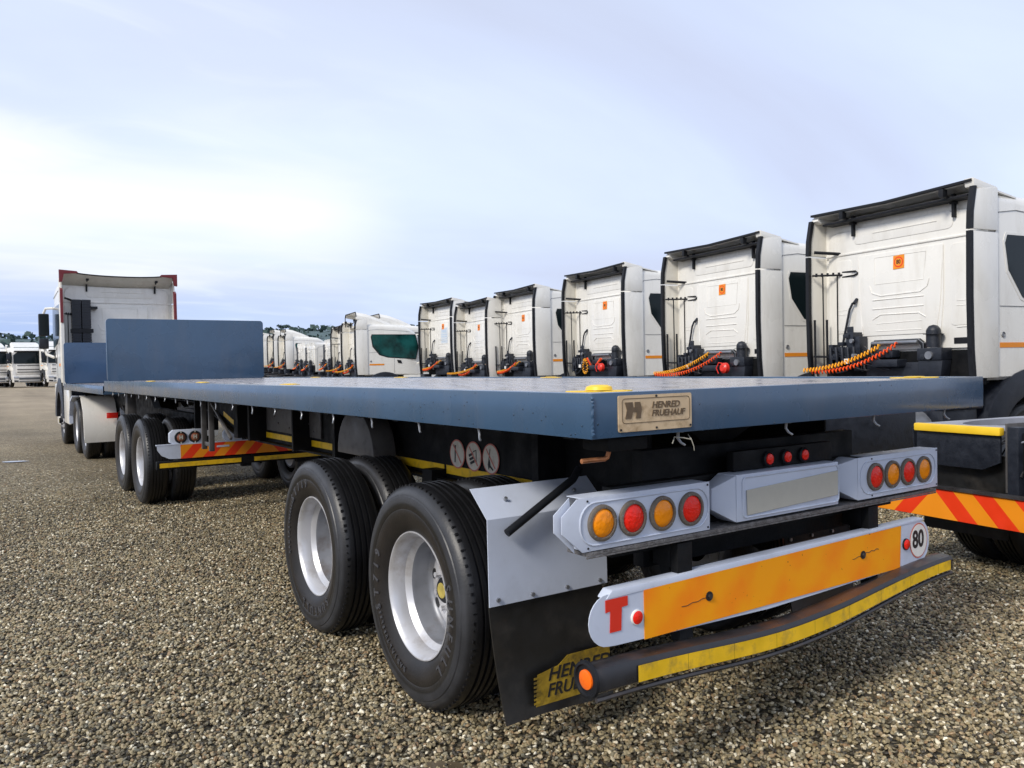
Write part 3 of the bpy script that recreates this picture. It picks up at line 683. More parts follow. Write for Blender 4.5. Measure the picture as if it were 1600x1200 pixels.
        m.mi(1); m.add([(-.046,.052,.0045), (-.038,.056,.0045), (.05,-.046,.0045), (.043,-.052,.0045)], [(0,1,2,3)], T)
        q = m.build('warning_sticker', [offw, pink, inkb], t)
        q['label'] = ['round sticker with a rod symbol and red ring', 'round sticker with a hand symbol and red ring', 'round sticker with a leaking tool symbol, cut flat below'][i]
    # axles, springs, chambers, wheels
    for yi, y in enumerate((1.405, 2.766)):
        m = MB(); m.cyl((.3, y, TR), (W-.3, y, TR), .065, 16); m.box(.55, .63, y-.55, y+.55, .60, .66); m.box(W-.63, W-.55, y-.55, y+.55, .60, .66)
        m.cyl((.75, y-.25, .68), (.75, y-.1, .68), .085, 16); m.cyl((W-.75, y-.25, .68), (W-.75, y-.1, .68), .085, 16)
        m.box(.52, .67, y-.08, y+.08, .45, .72); m.box(W-.67, W-.52, y-.08, y+.08, .45, .72)
        m.build('axle', blackp, t, bevel=.004)
        for hx in (.56, W-.66): m = MB(); m.prism([(y-.62, 1.0), (y-.5, 1.0), (y-.44, .62), (y-.56, .58)], hx, hx+.10, 'x'); m.build('spring_hanger', blackp, t)
        for side in (0, 1):
            sx = (lambda v: v) if side == 0 else (lambda v: W-v)
            wheel(t, sx(.028), y, TR-.011, bool(side), 'outer', lett=(side == 0), rot=(0, 63)[yi])
            wheel(t, sx(.345), y, TR-.011, bool(side), 'inner', rot=yi*40+20)
    # mudguard plate, flap with painted lettering, stay bar (near side), plain ones on the far side
    for side in (0, 1):
        sx = (lambda v: v) if side == 0 else (lambda v: W-v)
        m = MB(); T = None
        pts = [(.60, .62), (.69, .98), (.79, 1.085), (.80, 1.095)]
        def sheet(m, x0, x1, pr, th):
            vs = []; 
            for (y, z) in pr: vs += [(x0, y, z), (x1, y, z)]
            k = len(pr)
            for (y, z) in pr: vs += [(x0, y+th, z-.001), (x1, y+th, z-.001)]
            fs = [(2*i, 2*i+1, 2*i+3, 2*i+2) for i in range(k-1)] + [(2*k+2*i, 2*k+2*i+2, 2*k+2*i+3, 2*k+2*i+1) for i in range(k-1)]
            fs += [(2*i, 2*i+2, 2*k+2*i+2, 2*k+2*i) for i in range(k-1)] + [(2*i+1, 2*k+2*i+1, 2*k+2*i+3, 2*i+3) for i in range(k-1)]
            fs += [(0, 2*k, 2*k+1, 1), (2*k-2, 2*k-1, 4*k-1, 4*k-2)]
            m.add(vs, fs)
        sheet(m, sx(.03), sx(.645), [(.695, .635), (.70, .985), (.83, 1.095)], .004)
        m.build('mudguard_plate', lgrey if side == 0 else blackp, t)
        m = MB()
        for bx, bz in ((.07, .66), (.24, .655), (.42, .655), (.60, .655)): m = MB(); m.cyl((sx(bx), .696, bz), (sx(bx), .686, bz), .009, 8); m.build('plate_bolt', galv, t, smooth=True)
        for bx in (.16, .52): m = MB(); m.cyl((sx(bx), .765, 1.045), (sx(bx), .757, 1.055), .008, 8); m.build('plate_bolt', galv, t, smooth=True)
        m = MB(); vs = []; nx_, nz_ = 8, 8
        for i in range(nz_+1):
            for j in range(nx_+1):
                u = j/nx_; v = i/nz_; x = .035+.05*(1-v)*(1-u)*.8+u*.59; z = .16+v*.485; y = .708-.055*(1-v)**1.6+.012*math.sin(u*5+v*2)*(1-v)
                vs.append((sx(x), y, z))
        k = len(vs); vs += [(a, b+.008, c_) for a, b, c_ in vs]
        fs = []
        for i in range(nz_):
            for j in range(nx_):
                a = i*(nx_+1)+j; fs += [(a, a+1, a+nx_+2, a+nx_+1), (k+a, k+a+nx_+1, k+a+nx_+2, k+a+1)]
        for j in range(nx_): fs.append((j, k+j, k+j+1, j+1))
        for i in range(nz_): a = i*(nx_+1); fs.append((a, a+nx_+1, k+a+nx_+1, k+a)); a += nx_; fs.append((a, k+a, k+a+nx_+1, a+nx_+1))
        m.add(vs, fs); fl = m.build('mud_flap', flapm, t, smooth=True)
        if side == 0:
            m = MB()
            y = .648
            m.mi(0).prism([(.215, .205), (.61, .205), (.61, .385), (.38, .385), (.33, .352), (.225, .335)], y, y-.002, 'y')
            # strokes of paint
            for k in range(7): m.box(.205, .235, y-.0015, y-.003, .215+k*.017, .224+k*.017)
            m.mi(1)
            m.mesh(text('HENRED', .075, .001, .001, .25, 1.15), rear(.44, y-.003, .322)); m.mesh(text('FRUEHAUF', .075, .001, .001, .25, 1.0), rear(.45, y-.003, .256))
            fp = m.build('flap_lettering', [flapy, inkb], fl)
        m = MB(); m.tube([(sx(.10), .665, .93), (sx(.44), .665, 1.115), (sx(.50), .70, 1.15)], .017, 10); m.build('stay_bar', rubber, t, smooth=True)
    # rear cross beam and shelf
    m = MB(); m.box(.34, W-.3, .31, .36, .86, 1.13); m.box(.55, W-.55, .36, .42, .78, 1.25)
    m.build('rear_crossbeam', blackp, t, bevel=.005)
    m = MB(); m.box(.12, W-.10, .186, .30, .918, .934); m.box(.12, W-.10, .186, .191, .910, .917); m.build('rear_shelf', gritty, t, bevel=.003)
    m = MB(); m.box(.95, 1.62, .24, .28, 1.14, 1.225); m.build('marker_lamp_bar', blackp, t, bevel=.008)
    for x in (1.16, 1.28, 1.40):
        q = part('marker_lamp', t, (x, .232, 1.18)); a = MB(); a.lathe([(.01, .033), (-.006, .033), (-.012, .027), (-.008, .024)], 24, Matrix.Rotation(R(90), 4, 'Z')); a.build('lamp_housing', rubber, q, smooth=True)
        a = MB(); a.lathe([(-.004, .025), (-.013, .022), (-.017, .012), (-.018, 0)], 24, Matrix.Rotation(R(90), 4, 'Z')); a.build('lens', redl, q, smooth=True)
    # lamp panels
    def lamp_panel(x0, x1, z0, z1, cols, flip):
        q = part('lamp_panel', t); m = MB(); c = .09; fy = .185
        if not flip: poly = [(x0+c, z0), (x1, z0), (x1, z1), (x0+.07, z1), (x0, z1-.055), (x0, z0+.075)]
        else: poly = [(x0+.005, z0), (x1, z0), (x1, z1), (x0+.005, z1)]
        m.prism(poly, fy, fy+.004, 'y')
        if flip:   # boxed panel tapering to a point at its inner end
            m.add([(x0+.006, fy+.002, z0), (x0-.085, fy+.06, z0+.055), (x0-.085, fy+.06, z1-.035), (x0+.006, fy+.002, z1), (x0+.006, fy+.10, z0), (x0-.085, fy+.10, z0+.055), (x0-.085, fy+.10, z1-.035), (x0+.006, fy+.10, z1)],
                  [(0,1,2,3), (4,7,6,5), (0,4,5,1), (3,2,6,7), (1,5,6,2), (0,3,7,4)])
        m.box(x0+.1, x1, fy+.004, fy+.10, z1-.006, z1-.002); m.box(x0+.1, x1, fy+.004, fy+.10, z0+.002, z0+.006)
        m.box(x1-.006, x1-.001, fy+.004, fy+.10, z0+.006, z1-.006)
        if not flip: m.prism([(a-.022, b+.006) for a, b in poly[3:]] + [(x0+c-.022, z0-.004)], fy+.016, fy+.020, 'y')
        m.build('panel', lgrey, q, bevel=.003)
        # raised border round the lamps
        m = MB(); n0 = rrect(.645, .152, .07, 6, (x0+x1)/2+(.035 if not flip else 0), (z0+z1)/2); pts = [(a, fy-.001, b) for a, b in n0]; m.tube(pts, .0035, 6, closed=True); m.build('panel_rib', lgrey, q, smooth=True)
        xs = [x0+(.19 if not flip else .105)+.149*k for k in range(4)] if not flip else [1.87, 2.01, 2.145, 2.285]
        if not flip: xs = [.19, .335, .485, .637]
        for x, cc in zip(xs, cols):
            g = MB(); T = Matrix.Translation((x, 0, (z0+z1)/2+.0)) @ Matrix.Rotation(R(90), 4, 'Z')
            g.mi(0).lathe([(fy, .0665), (fy-.010, .065), (fy-.013, .061), (fy-.013, .053), (fy-.008, .0515)], 36, T)
            g.mi(1).lathe([(fy-.006, .0515), (fy-.010, .048), (fy-.016, .030), (fy-.018, 0)], 36, T)
            g.mi(2)
            for k in range(5): a = 2*math.pi*k/5+x; g.cyl((x+.0575*math.cos(a), fy-.0125, (z0+z1)/2+.0575*math.sin(a)), (x+.0575*math.cos(a), fy-.0145, (z0+z1)/2+.0575*math.sin(a)), .0028, 8)
            o = g.build('tail_lamp', [gasket, amber if cc == 'a' else redl, galv], q, smooth=True); o['label'] = 'round amber lamp in dark gasket' if cc == 'a' else 'round red lamp in dark gasket'
        m = MB()
        for bx, bz in ((x0+.115, z0+.012), (x1-.012, z0+.012), (x1-.012, z1-.012), (x0+.115, z1-.012)): m.cyl((bx, fy, bz), (bx, fy-.003, bz), .004, 8)
        m.build('panel_screws', inkb, q)['kind'] = 'stuff'
    lamp_panel(.01, .745, .937, 1.128, 'arar', False)
    lamp_panel(1.73, 2.42, .945, 1.142, 'rara', True)
    # number plate box
    q = part('number_plate_box', t); m = MB(); fy = .185
    m.add([(.90, fy, .945), (.81, fy+.05, 1.0), (.81, fy+.05, 1.085), (.90, fy, 1.135), (.90, fy+.1, .945), (.81, fy+.1, 1.0), (.81, fy+.1, 1.085), (.90, fy+.1, 1.135)], [(0,1,2,3), (4,7,6,5), (0,4,5,1), (3,2,6,7), (1,5,6,2), (0,3,7,4)])
    m.box(.902, 1.585, fy, fy+.1, .945, 1.138); m.build('panel', lgrey, q, bevel=.004)
    m = MB(); m.tube([(a, fy-.002, b) for a, b in rrect(.645, .165, .02, 4, 1.26, 1.042)], .004, 6, closed=True); m.build('panel_rib', lgrey, q, smooth=True)
    m = MB(); m.prism([(.962, .968), (1.572, .990), (1.574, 1.100), (.958, 1.072)], fy-.007, fy-.003, 'y'); m.build('number_plate', plateg, q, bevel=.0015, seg=1)
    # chevron board with T, red reflectors and the 80 disc
    q = part('chevron_board', t); fy = .19
    poly = []
    for k in range(13): a = R(90+180*k/12); poly.append((.215+.088*math.cos(a), .675+.094*math.sin(a)))
    poly += [(.25, .578), (1.1, .556), (1.45, .563), (1.9, .575), (2.26, .583)]
    for k in range(7): a = R(-70+160*k/6); poly.append((2.27+.075*math.cos(a), .685+.10*math.sin(a)))
    poly += [(2.25, .795), (.24, .765)]
    m = MB(); m.prism(poly, fy, fy+.004, 'y'); m.build('board', lgrey, q)
    m = MB(); m.prism([(.205, .752), (.235, .782), (2.28, .800), (2.30, .785)], fy-.004, fy+.05, 'y'); m.build('top_lip', lgrey, q, bevel=.006)
    m = MB(); m.prism([(.39, .572), (2.078, .578), (2.09, .782), (.39, .757)], fy-.003, fy-.001, 'y'); m.build('orange_sheet', orange_faded, q)
    for bx, bz in ((.736, .674), (1.77, .687)):
        m = MB(); m.mi(0).cyl((bx, fy-.004, bz), (bx, fy-.007, bz), .019, 20); m.mi(1).cyl((bx, fy-.007, bz), (bx, fy-.013, bz), .010, 6)
        m.mi(0); pts = [(bx-.02-.012*k, fy-.0035, bz-.004-.0012*k+.002*math.sin(k*1.3)) for k in range(12 if bx < 1 else 6)]; m.tube(pts, [.0014]*len(pts), 4)
        if bx > 1: pts = [(bx+.02+.012*k, fy-.0035, bz+.004+.0008*k+.003*math.sin(k*1.9)) for k in range(10)]; m.tube(pts, [.0016]*len(pts), 4)
        m.build('board_bolt', [inkb, grease], q)
    m = MB(); m.prism([(.203, .750), (.309, .750), (.309, .715), (.280, .713), (.276, .629), (.222, .629), (.226, .707), (.203, .705)], fy-.003, fy-.001, 'y'); m.build('letter_t', redp, q)
    for x, z in ((.353, .662), (2.132, .686)):
        m = MB(); T = Matrix.Translation((x, 0, z)) @ Matrix.Rotation(R(90), 4, 'Z'); m.mi(0).lathe([(fy, .029), (fy-.007, .028), (fy-.008, .025)], 24, T); m.mi(1).lathe([(fy-.008, .025), (fy-.011, .021), (fy-.012, 0)], 24, T); m.build('red_reflector', [white if x < 1 else rubber, redl], q, smooth=True)
    m = MB(); m.mi(1).prism([(2.245+.078*math.cos(R(a)), .69+.088*math.sin(R(a))) for a in range(0, 360, 12)], fy-.001, fy-.0025, 'y'); m.mi(0).prism([(2.245+.072*math.cos(R(a)), .69+.081*math.sin(R(a))) for a in range(0, 360, 12)], fy-.0025, fy-.0035, 'y'); m.mi(2).mesh(text('80', .12, .0006, .003, 0, .85), rear(2.238, fy-.0045, .695)); m.build('speed_disc', [white, pink, inkb], q)
    # arms carrying the board
    m = MB()
    for x in (.62, 1.88): m.box(x-.04, x+.04, .20, .24, .60, .90); m.box(x-.04, x+.04, .24, .34, .80, .90)
    m.box(.7, 1.8, .26, .32, .60, .76)
    m.build('board_bracket', blackp, q, bevel=.004)
    # bent bumper tube with yellow tape and end lamp
    q = part('bumper_bar', t)
    def zc(x): return .498-.034*math.exp(-((x-1.05)/.52)**2)+.065*sm(1.4, 2.45, x)
    def yc(x): return .168-.012*math.exp(-((x-1.2)/.6)**2)
    xs = [.10+2.33*k/40 for k in range(41)]
    m = MB(); pr = [(-.052, -.036), (-.052, .026), (-.040, .045), (0, .054), (.036, .046), (.05, .03), (.05, -.04), (.03, -.052), (-.03, -.052)]
    vs = []; 
    for x in xs:
        hs = 1-.2*sm(1.2, 2.4, x)
        for a, b in pr: vs.append((x, yc(x)+a, zc(x)+b*hs*.93))
    k = len(pr); fs = [(i*k+j, i*k+(j+1) % k, (i+1)*k+(j+1) % k, (i+1)*k+j) for i in range(40) for j in range(k)] + [tuple(range(k)), tuple(40*k+j for j in range(k-1, -1, -1))]
    m.add(vs, fs); m.build('bar', bumperm, q, smooth=True)
    m = MB()
    for a in range(11, 40):
        if a % 5 == 2: pass
    seg = [(x0, min(x0+.2485, 2.40)) for x0 in [.285+.25*k for k in range(9)]]
    for s0, s1 in seg:
        n = 5
        for i in range(n):
            a = s0+(s1-s0)*i/n; b = s0+(s1-s0)*(i+1)/n; f = 1-.2*sm(1.2, 2.4, a)
            m.add([(a, yc(a)-.0575, zc(a)-.034*f), (b, yc(b)-.0575, zc(b)-.034*f), (b, yc(b)-.0575, zc(b)+.026*f), (a, yc(a)-.0575, zc(a)+.026*f)], [(0,1,2,3)])
    m.build('yellow_tape_strip', yellow, q)
    m = MB(); pts = [(x, yc(x)-.045, zc(x)-.062*(1-.2*sm(1.2, 2.4, x))) for x in xs]; m.tube(pts, .009, 6); m.build('lower_edge', grease, q, smooth=True)
    m = MB(); T = Matrix.Translation((.100, yc(.1), zc(.1))); m.lathe([(.0, .066), (-.012, .064), (-.014, .054), (-.006, .05), (-.006, .034)], 28, T); m.build('end_collar', rubber, q, smooth=True)
    m = MB(); m.lathe([(-.004, .036), (-.012, .034), (-.016, .02), (-.017, 0)], 24, T); m.build('end_lamp', amber2, q, smooth=True)
    m = MB()
    for x in (.62, 1.88): m.bar((x, .22, .52), (x, .30, .90), .07, .05)
    m.build('bumper_stay', blackp, q)
    # maker's plate on the rear rail
    q = part('maker_plate', t); m = MB(); m.prism(rrect(.342, .122, .006, 2, .28, 1.431), -.002, -.006, 'y'); m.build('plate', brass, q)
    m = MB(); pts = [(a, -.0065, b) for a, b in rrect(.315, .082, .012, 4, .283, 1.440)]; m.tube(pts, .0012, 5, closed=True)
    m.mesh(text('HENRED', .031, .0008, .0007, .2, 1.1), rear(.325, -.0072, 1.455)); m.mesh(text('FRUEHAUF', .030, .0008, .0007, .2, 1.08), rear(.336, -.0072, 1.427))
    z0 = 1.441
    m.prism([(.137, z0+.028), (.171, z0+.028), (.174, z0+.010), (.181, z0+.010), (.181, z0+.028), (.205, z0+.028), (.212, z0+.003), (.206, z0-.027), (.184, z0-.027), (.190, z0-.006), (.172, z0-.006), (.166, z0-.027), (.138, z0-.027), (.146, z0+.002)], -.0065, -.008, 'y')
    m.build('plate_lettering', brassd, q)
    m = MB()
    for x, z in ((.118, 1.378), (.443, 1.378), (.28, 1.487), (.28, 1.378)): m.cyl((x, -.006, z), (x, -.009, z), .004, 8)
    m.build('plate_rivets', inkb, q)['kind'] = 'stuff'
    # rope hooks under the rails
    m = MB(); m.tube([(0, 0, 0), (.006, 0, -.035), (.0, -.012, -.06), (-.006, -.03, -.075)], [.007, .007, .0065, .006], 8); m.box(-.012, .012, -.02, .02, -.002, .006); hk = m.build('rope_hook', galv, t, smooth=True)
    for i, y in enumerate([.74+.52*k for k in range(20)]):
        c = hk if i == 0 else inst(hk, t); c.location = (.022, y, 1.352); c.rotation_euler = (0, 0, R(random.uniform(-15, 15))); c.scale = (.8, .8, random.uniform(.6, .85))
    for x in (.42, 1.02, 1.62, 2.2): inst(hk, t, (x, .03, 1.352), (0, 0, R(70)))
    m = MB(); m.tube([(.47, .03, 1.34), (.452, .0, 1.325), (.425, .01, 1.332), (.40, .03, 1.335), (.375, .01, 1.325), (.37, .01, 1.315)], .0022, 6); m.tube([(.452, .0, 1.33), (.462, -.004, 1.30), (.468, 0, 1.285)], .0016, 6); m.build('knotted_cord', tapew, t, smooth=True)
    m = MB(); m.tube([(.155, .1, 1.36), (.155, .1, 1.295), (.148, .1, 1.277), (.135, .1, 1.272), (.035, .1, 1.272)], .0085, 10); m.build('crank_handle', copper, t, smooth=True)
    m = MB(); m.box(.12, .30, .06, .2, 1.30, 1.345); m.build('under_rail_bracket', blackp, t, bevel=.005)
    m = MB(); m.prism([(.9, 1.345), (1.5, 1.345), (1.25, 1.24), (1.05, 1.24)], .50, .62, 'y'); m.build('gusset', blackp, t, bevel=.005)
    # landing legs
    for x in (.30, W-.42):
        m = MB(); m.box(x-.02, x+.03, 6.22, 6.26, .82, 1.345); m.box(x-.02, x+.03, 6.52, 6.56, .82, 1.345); m.box(x-.0, x+.02, 6.26, 6.52, .86, .9); m.box(x-.01, x+.02, 6.27, 6.29, .82, 1.345); m.bar((x, 6.2, 1.3), (x, 5.5, .99), .025); m.build('landing_leg', greyp, t, bevel=.006)
    m = MB(); m.box(.26, .38, 11.0, 11.1, .92, 1.345); m.box(.26, .38, 11.14, 11.2, .92, 1.345); m.build('front_support_post', greyp, t, bevel=.005)
    # side guard diagonal, spare hanger, air tank between beams
    m = MB(); m.cyl((.85, 5.0, 1.1), (.85, 6.0, 1.1), .14, 20); m.cyl((W-.85, 5.0, 1.1), (W-.85, 6.0, 1.1), .14, 20); m.build('air_tank', blackp, t, smooth=True)
    return t
def faded_orange():
    m = bpy.data.materials.new('sun_faded_orange_sheet'); m.use_nodes = True; t = m.node_tree; L = t.links; nn = t.nodes.new; b = t.nodes['Principled BSDF']
    tc = nn('ShaderNodeTexCoord'); sp = nn('ShaderNodeSeparateXYZ'); L.new(tc.outputs['Object'], sp.inputs[0])
    a = nn('ShaderNodeMath'); a.operation = 'MULTIPLY_ADD'; a.inputs[1].default_value = -.8; L.new(sp.outputs[2], a.inputs[0]); L.new(sp.outputs[0], a.inputs[2])
    s = nn('ShaderNodeMath'); s.operation = 'MULTIPLY'; s.inputs[1].default_value = 21; L.new(a.outputs[0], s.inputs[0])
    sn = nn('ShaderNodeMath'); sn.operation = 'SINE'; L.new(s.outputs[0], sn.inputs[0])
    n = nn('ShaderNodeTexNoise'); n.inputs['Scale'].default_value = 5; n.inputs['Detail'].default_value = 5; L.new(tc.outputs['Object'], n.inputs['Vector'])
    mu = nn('ShaderNodeMath'); mu.operation = 'MULTIPLY_ADD'; mu.inputs[1].default_value = .13; L.new(sn.outputs[0], mu.inputs[0]); L.new(n.outputs['Fac'], mu.inputs[2])
    cr = nn('ShaderNodeValToRGB'); e = cr.color_ramp.elements; e[0].position = .4; e[0].color = (1, .37, .001, 1); e[1].position = .85; e[1].color = (1, .22, .002, 1); L.new(mu.outputs[0], cr.inputs[0])
    sc = nn('ShaderNodeTexNoise'); sc.inputs['Scale'].default_value = 60; sc.inputs['Detail'].default_value = 3; L.new(tc.outputs['Object'], sc.inputs['Vector'])
    g = nn('ShaderNodeMapRange'); g.inputs[1].default_value = .72; g.inputs[2].default_value = .76; L.new(sc.outputs['Fac'], g.inputs[0])
    x = nn('ShaderNodeMix'); x.data_type = 'RGBA'; L.new(g.outputs[0], x.inputs[0]); L.new(cr.outputs[0], x.inputs[6]); x.inputs[7].default_value = (.15, .05, .01, 1); L.new(x.outputs[2], b.inputs['Base Color']); b.inputs['Roughness'].default_value = .38
    return m
orange_faded = faded_orange()
def bumper_mat():
    m = mat('scuffed_bumper_paint', (.02, .02, .023), .35, var=.3, vscale=10, dirt=(.07, .045, .03), dscale=6, damt=.5)
    t = m.node_tree; L = t.links; nn = t.nodes.new; b = t.nodes['Principled BSDF']
    src = b.inputs['Base Color'].links[0].from_socket
    tc = nn('ShaderNodeTexCoord'); sp = nn('ShaderNodeSeparateXYZ'); L.new(tc.outputs['Normal'], sp.inputs[0])
    n = nn('ShaderNodeTexNoise'); n.inputs['Scale'].default_value = 3.2; n.inputs['Detail'].default_value = 8; L.new(tc.outputs['Object'], n.inputs['Vector'])
    mu = nn('ShaderNodeMath'); mu.operation = 'MULTIPLY'; L.new(sp.outputs[2], mu.inputs[0]); L.new(n.outputs['Fac'], mu.inputs[1])
    r = nn('ShaderNodeMapRange'); r.inputs[1].default_value = .47; r.inputs[2].default_value = .62; L.new(mu.outputs[0], r.inputs[0])
    x = nn('ShaderNodeMix'); x.data_type = 'RGBA'; L.new(r.outputs[0], x.inputs[0]); L.new(src, x.inputs[6]); x.inputs[7].default_value = (.10, .045, .022, 1); L.new(x.outputs[2], b.inputs['Base Color'])
    return m
bumperm = bumper_mat()
amber2 = mat('orange_end_lens', (1.0, .16, .005), .25, coat=1)
main = build_main()

def build_front():
    t = thing('flatbed_trailer', 'shorter blue flatbed trailer between the long trailer and the white towing tractor', 'trailer')
    ZT, W, H, Y0, Y1 = 1.425, 2.51, .13, 11.45, 17.4
    side_rail(t, 'side_rail', 0, Y0, Y1, ZT, H, 1); side_rail(t, 'side_rail', W, Y0, Y1, ZT, H, -1)
    m = MB(); m.prism([(Y0, ZT), (Y0, ZT-H), (Y0+.05, ZT-H), (Y0+.05, ZT)], .001, W-.001, 'x'); m.build('rear_rail', blue, t, bevel=.006)
    nb = 15; bw = (W-.12)/nb
    m = MB(); m.box(0, bw-.005, 0, Y1-Y0-.12, -.028, 0); o = m.build('deck_board', deckm, t)
    for k in range(nb): c = o if k == 0 else inst(o, t); c.location = (.061+k*bw, Y0+.06, ZT-.008)
    m = MB(); m.prism(rrect(2.44, .86, .05, 5, 1.235, ZT+.43), Y1-.08, Y1-.02, 'y'); m.build('headboard', dented, t, bevel=.006)
    m = MB(); m.box(.02, W-.02, 0, .06, ZT-H, ZT-.03); cm = m.build('cross_member', blackp, t)
    for k in range(13): c = cm if k == 0 else inst(cm, t); c.location = (0, Y0+.1+k*.45, 0)
    for x, s in ((.66, 1), (W-.66, -1)):
        m = MB(); m.prism([(7.8, .92), (7.8, 1.08), (11.2, 1.08), (11.6, ZT-H), (Y1-.1, ZT-H), (Y1-.1, 1.2), (15.2, 1.18), (14.4, .95), (11.5, .85)], x, x+s*.1, 'x'); m.build('main_beam', blackp, t)
    m = MB(); m.lathe([(0, .45), (.03, .45), (.03, 0)], 28, Matrix.Translation((W/2, 9.5, 1.12)) @ Matrix.Rotation(R(-90), 4, 'Y')); m.box(.75, 1.75, 9.0, 10.0, 1.05, 1.12); m.build('fifth_wheel', grease, t)
    for yi, y in enumerate((8.79, 10.16)):
        m = MB(); m.cyl((.3, y, TR), (W-.3, y, TR), .065, 16); m.box(.55, .66, y-.5, y+.5, .62, .7); m.box(W-.66, W-.55, y-.5, y+.5, .62, .7); m.build('axle', blackp, t)
        for side in (0, 1):
            sx = (lambda v: v) if side == 0 else (lambda v: W-v)
            wheel(t, sx(.03), y, TR-.011, bool(side), 'outer', rot=30*yi); wheel(t, sx(.345), y, TR-.011, bool(side), 'inner', rot=55)
    # rear: lamps, plate, chevrons, bar
    Y = 7.52
    m = MB(); m.prism([(.16, .83), (.16, .93), (.20, .965), (.56, .965), (.56, .79), (.22, .79)], Y, Y+.06, 'y'); m.build('lamp_panel', lgrey, t, bevel=.004); m = MB(); m.prism([(1.95, .79), (2.30, .79), (2.35, .83), (2.35, .93), (2.31, .965), (1.95, .965)], Y, Y+.06, 'y'); m.build('lamp_panel', lgrey, t, bevel=.004)
    for x in (.28, .43, 2.08, 2.23):
        g = MB(); T = Matrix.Translation((x, Y, .88)) @ Matrix.Rotation(R(90), 4, 'Z'); g.mi(0).lathe([(0, .068), (-.012, .064), (-.013, .05), (-.006, .048)], 28, T); g.mi(1).lathe([(-.006, .048), (-.012, .04), (-.014, 0)], 28, T)
        g.mi(2).mesh(text('H', .055, .001, .004), rear(x, Y-.016, .88)); g.box(x-.006, x+.006, Y-.0165, Y-.0145, .93, .95); g.box(x-.006, x+.006, Y-.0165, Y-.0145, .81, .83); g.build('tail_lamp', [inkb, dlamp, plateg], t, smooth=True)
    m = MB(); m.prism(rrect(.72, .13, .05, 4, 1.1, .875), Y, Y+.05, 'y'); m.build('number_plate_box', lgrey, t, bevel=.004)
    m = MB(); m.box(.86, 1.36, Y-.006, Y-.002, .83, .925); m.mi(1)
    m.box(.87, 1.35, Y-.009, Y-.007, .838, .846); m.box(.87, 1.35, Y-.009, Y-.007, .91, .918); m.build('number_plate', [plateg, inkb], t)
    q = part('chevron_board', t)
    m = MB(); m.prism([(.27, .645), (.27, .80), (.025, .80), (.03, .75), (.07, .69), (.15, .65)], Y-.02, Y-.015, 'y'); m.prism([(2.24, .645), (2.48, .645), (2.48, .80), (2.24, .80)], Y-.02, Y-.015, 'y'); m.box(.02, 2.49, Y-.022, Y+.03, .8, .81); m.build('board', lgrey, q)
    oo = chevrons(q, .27, 2.24, .645, .80, Y-.018, .118, 1.235)
    oo[0].build('red_stripes', redr, q); oo[1].build('amber_stripes', orange2, q)
    m = MB(); m.box(.66, .80, Y-.024, Y-.022, .745, .765); m.build('small_label', lgrey, q)
    q = part('bumper_bar', t); m = MB(); m.box(.02, 2.49, Y-.02, Y+.05, .535, .625); m.build('bar', blackp, q, bevel=.008)
    m = MB(); m.box(.05, .93, Y-.024, Y-.021, .555, .605); m.box(1.08, 2.45, Y-.024, Y-.021, .555, .605); m.build('yellow_tape_strip', yellow, q)
    m = MB()
    for x in (.95, 1.6): m.box(x, x+.1, Y, Y+.1, .5, .9)
    m.build('board_bracket', blackp, t)
    m = MB(); m.bar((.3, 11.6, 1.1), (.3, 10.9, .8), .04); m.build('mudguard_stay', blackp, t)
    # headboard stand props
    return t
dlamp = mat('weathered_lamp_lens', (.30, .10, .05), .3, coat=.5)
dented = mat('dented_blue_panel', (.030, .072, .150), .30, coat=.5, var=.15, vscale=1.5, bump=1.0, bscale=3.2)
build_front()

# ------------------------------------------------------------------ tractor units (local: x forwards, y to the left, z up; origin under the rear wall of the cab)
def loft(m, secs):
    k = len(secs[0]); vs = [p for s_ in secs for p in s_]
    fs = [(i*k+j, i*k+(j+1) % k, (i+1)*k+(j+1) % k, (i+1)*k+j) for i in range(len(secs)-1) for j in range(k)]
    fs += [tuple(range(k)), tuple((len(secs)-1)*k+j for j in range(k-1, -1, -1))]
    m.add(vs, fs)
def section(x, w, z0, z1, r, n=4, rb=.04, lean=0):
    p = []
    for i in range(n+1): a = R(90*i/n); p.append((x-lean*0, w-r+r*math.cos(a), z1-r+r*math.sin(a)))
    for i in range(n+1): a = R(90+90*i/n); p.append((x, -w+r+r*math.cos(a), z1-r+r*math.sin(a)))
    p += [(x, -w, z0+rb), (x, -w+rb, z0), (x, w-rb, z0), (x, w, z0+rb)]
    return p
COIL = {}
def coil(p0, p1, sag, turns, r, wr, n=12):
    pts = []; p0 = Vector(p0); p1 = Vector(p1); N_ = turns*n
    for i in range(N_+1):
        t = i/N_; c = p0.lerp(p1, t); c.z -= sag*4*t*(1-t)
        d = (p1-p0).normalized(); x = d.cross(Vector((0,0,1))).normalized(); y = x.cross(d)
        a = 2*math.pi*i/n; pts.append(c + r*(math.cos(a)*x + math.sin(a)*y))
    m = MB(); m.tube(pts, wr, 6); return m
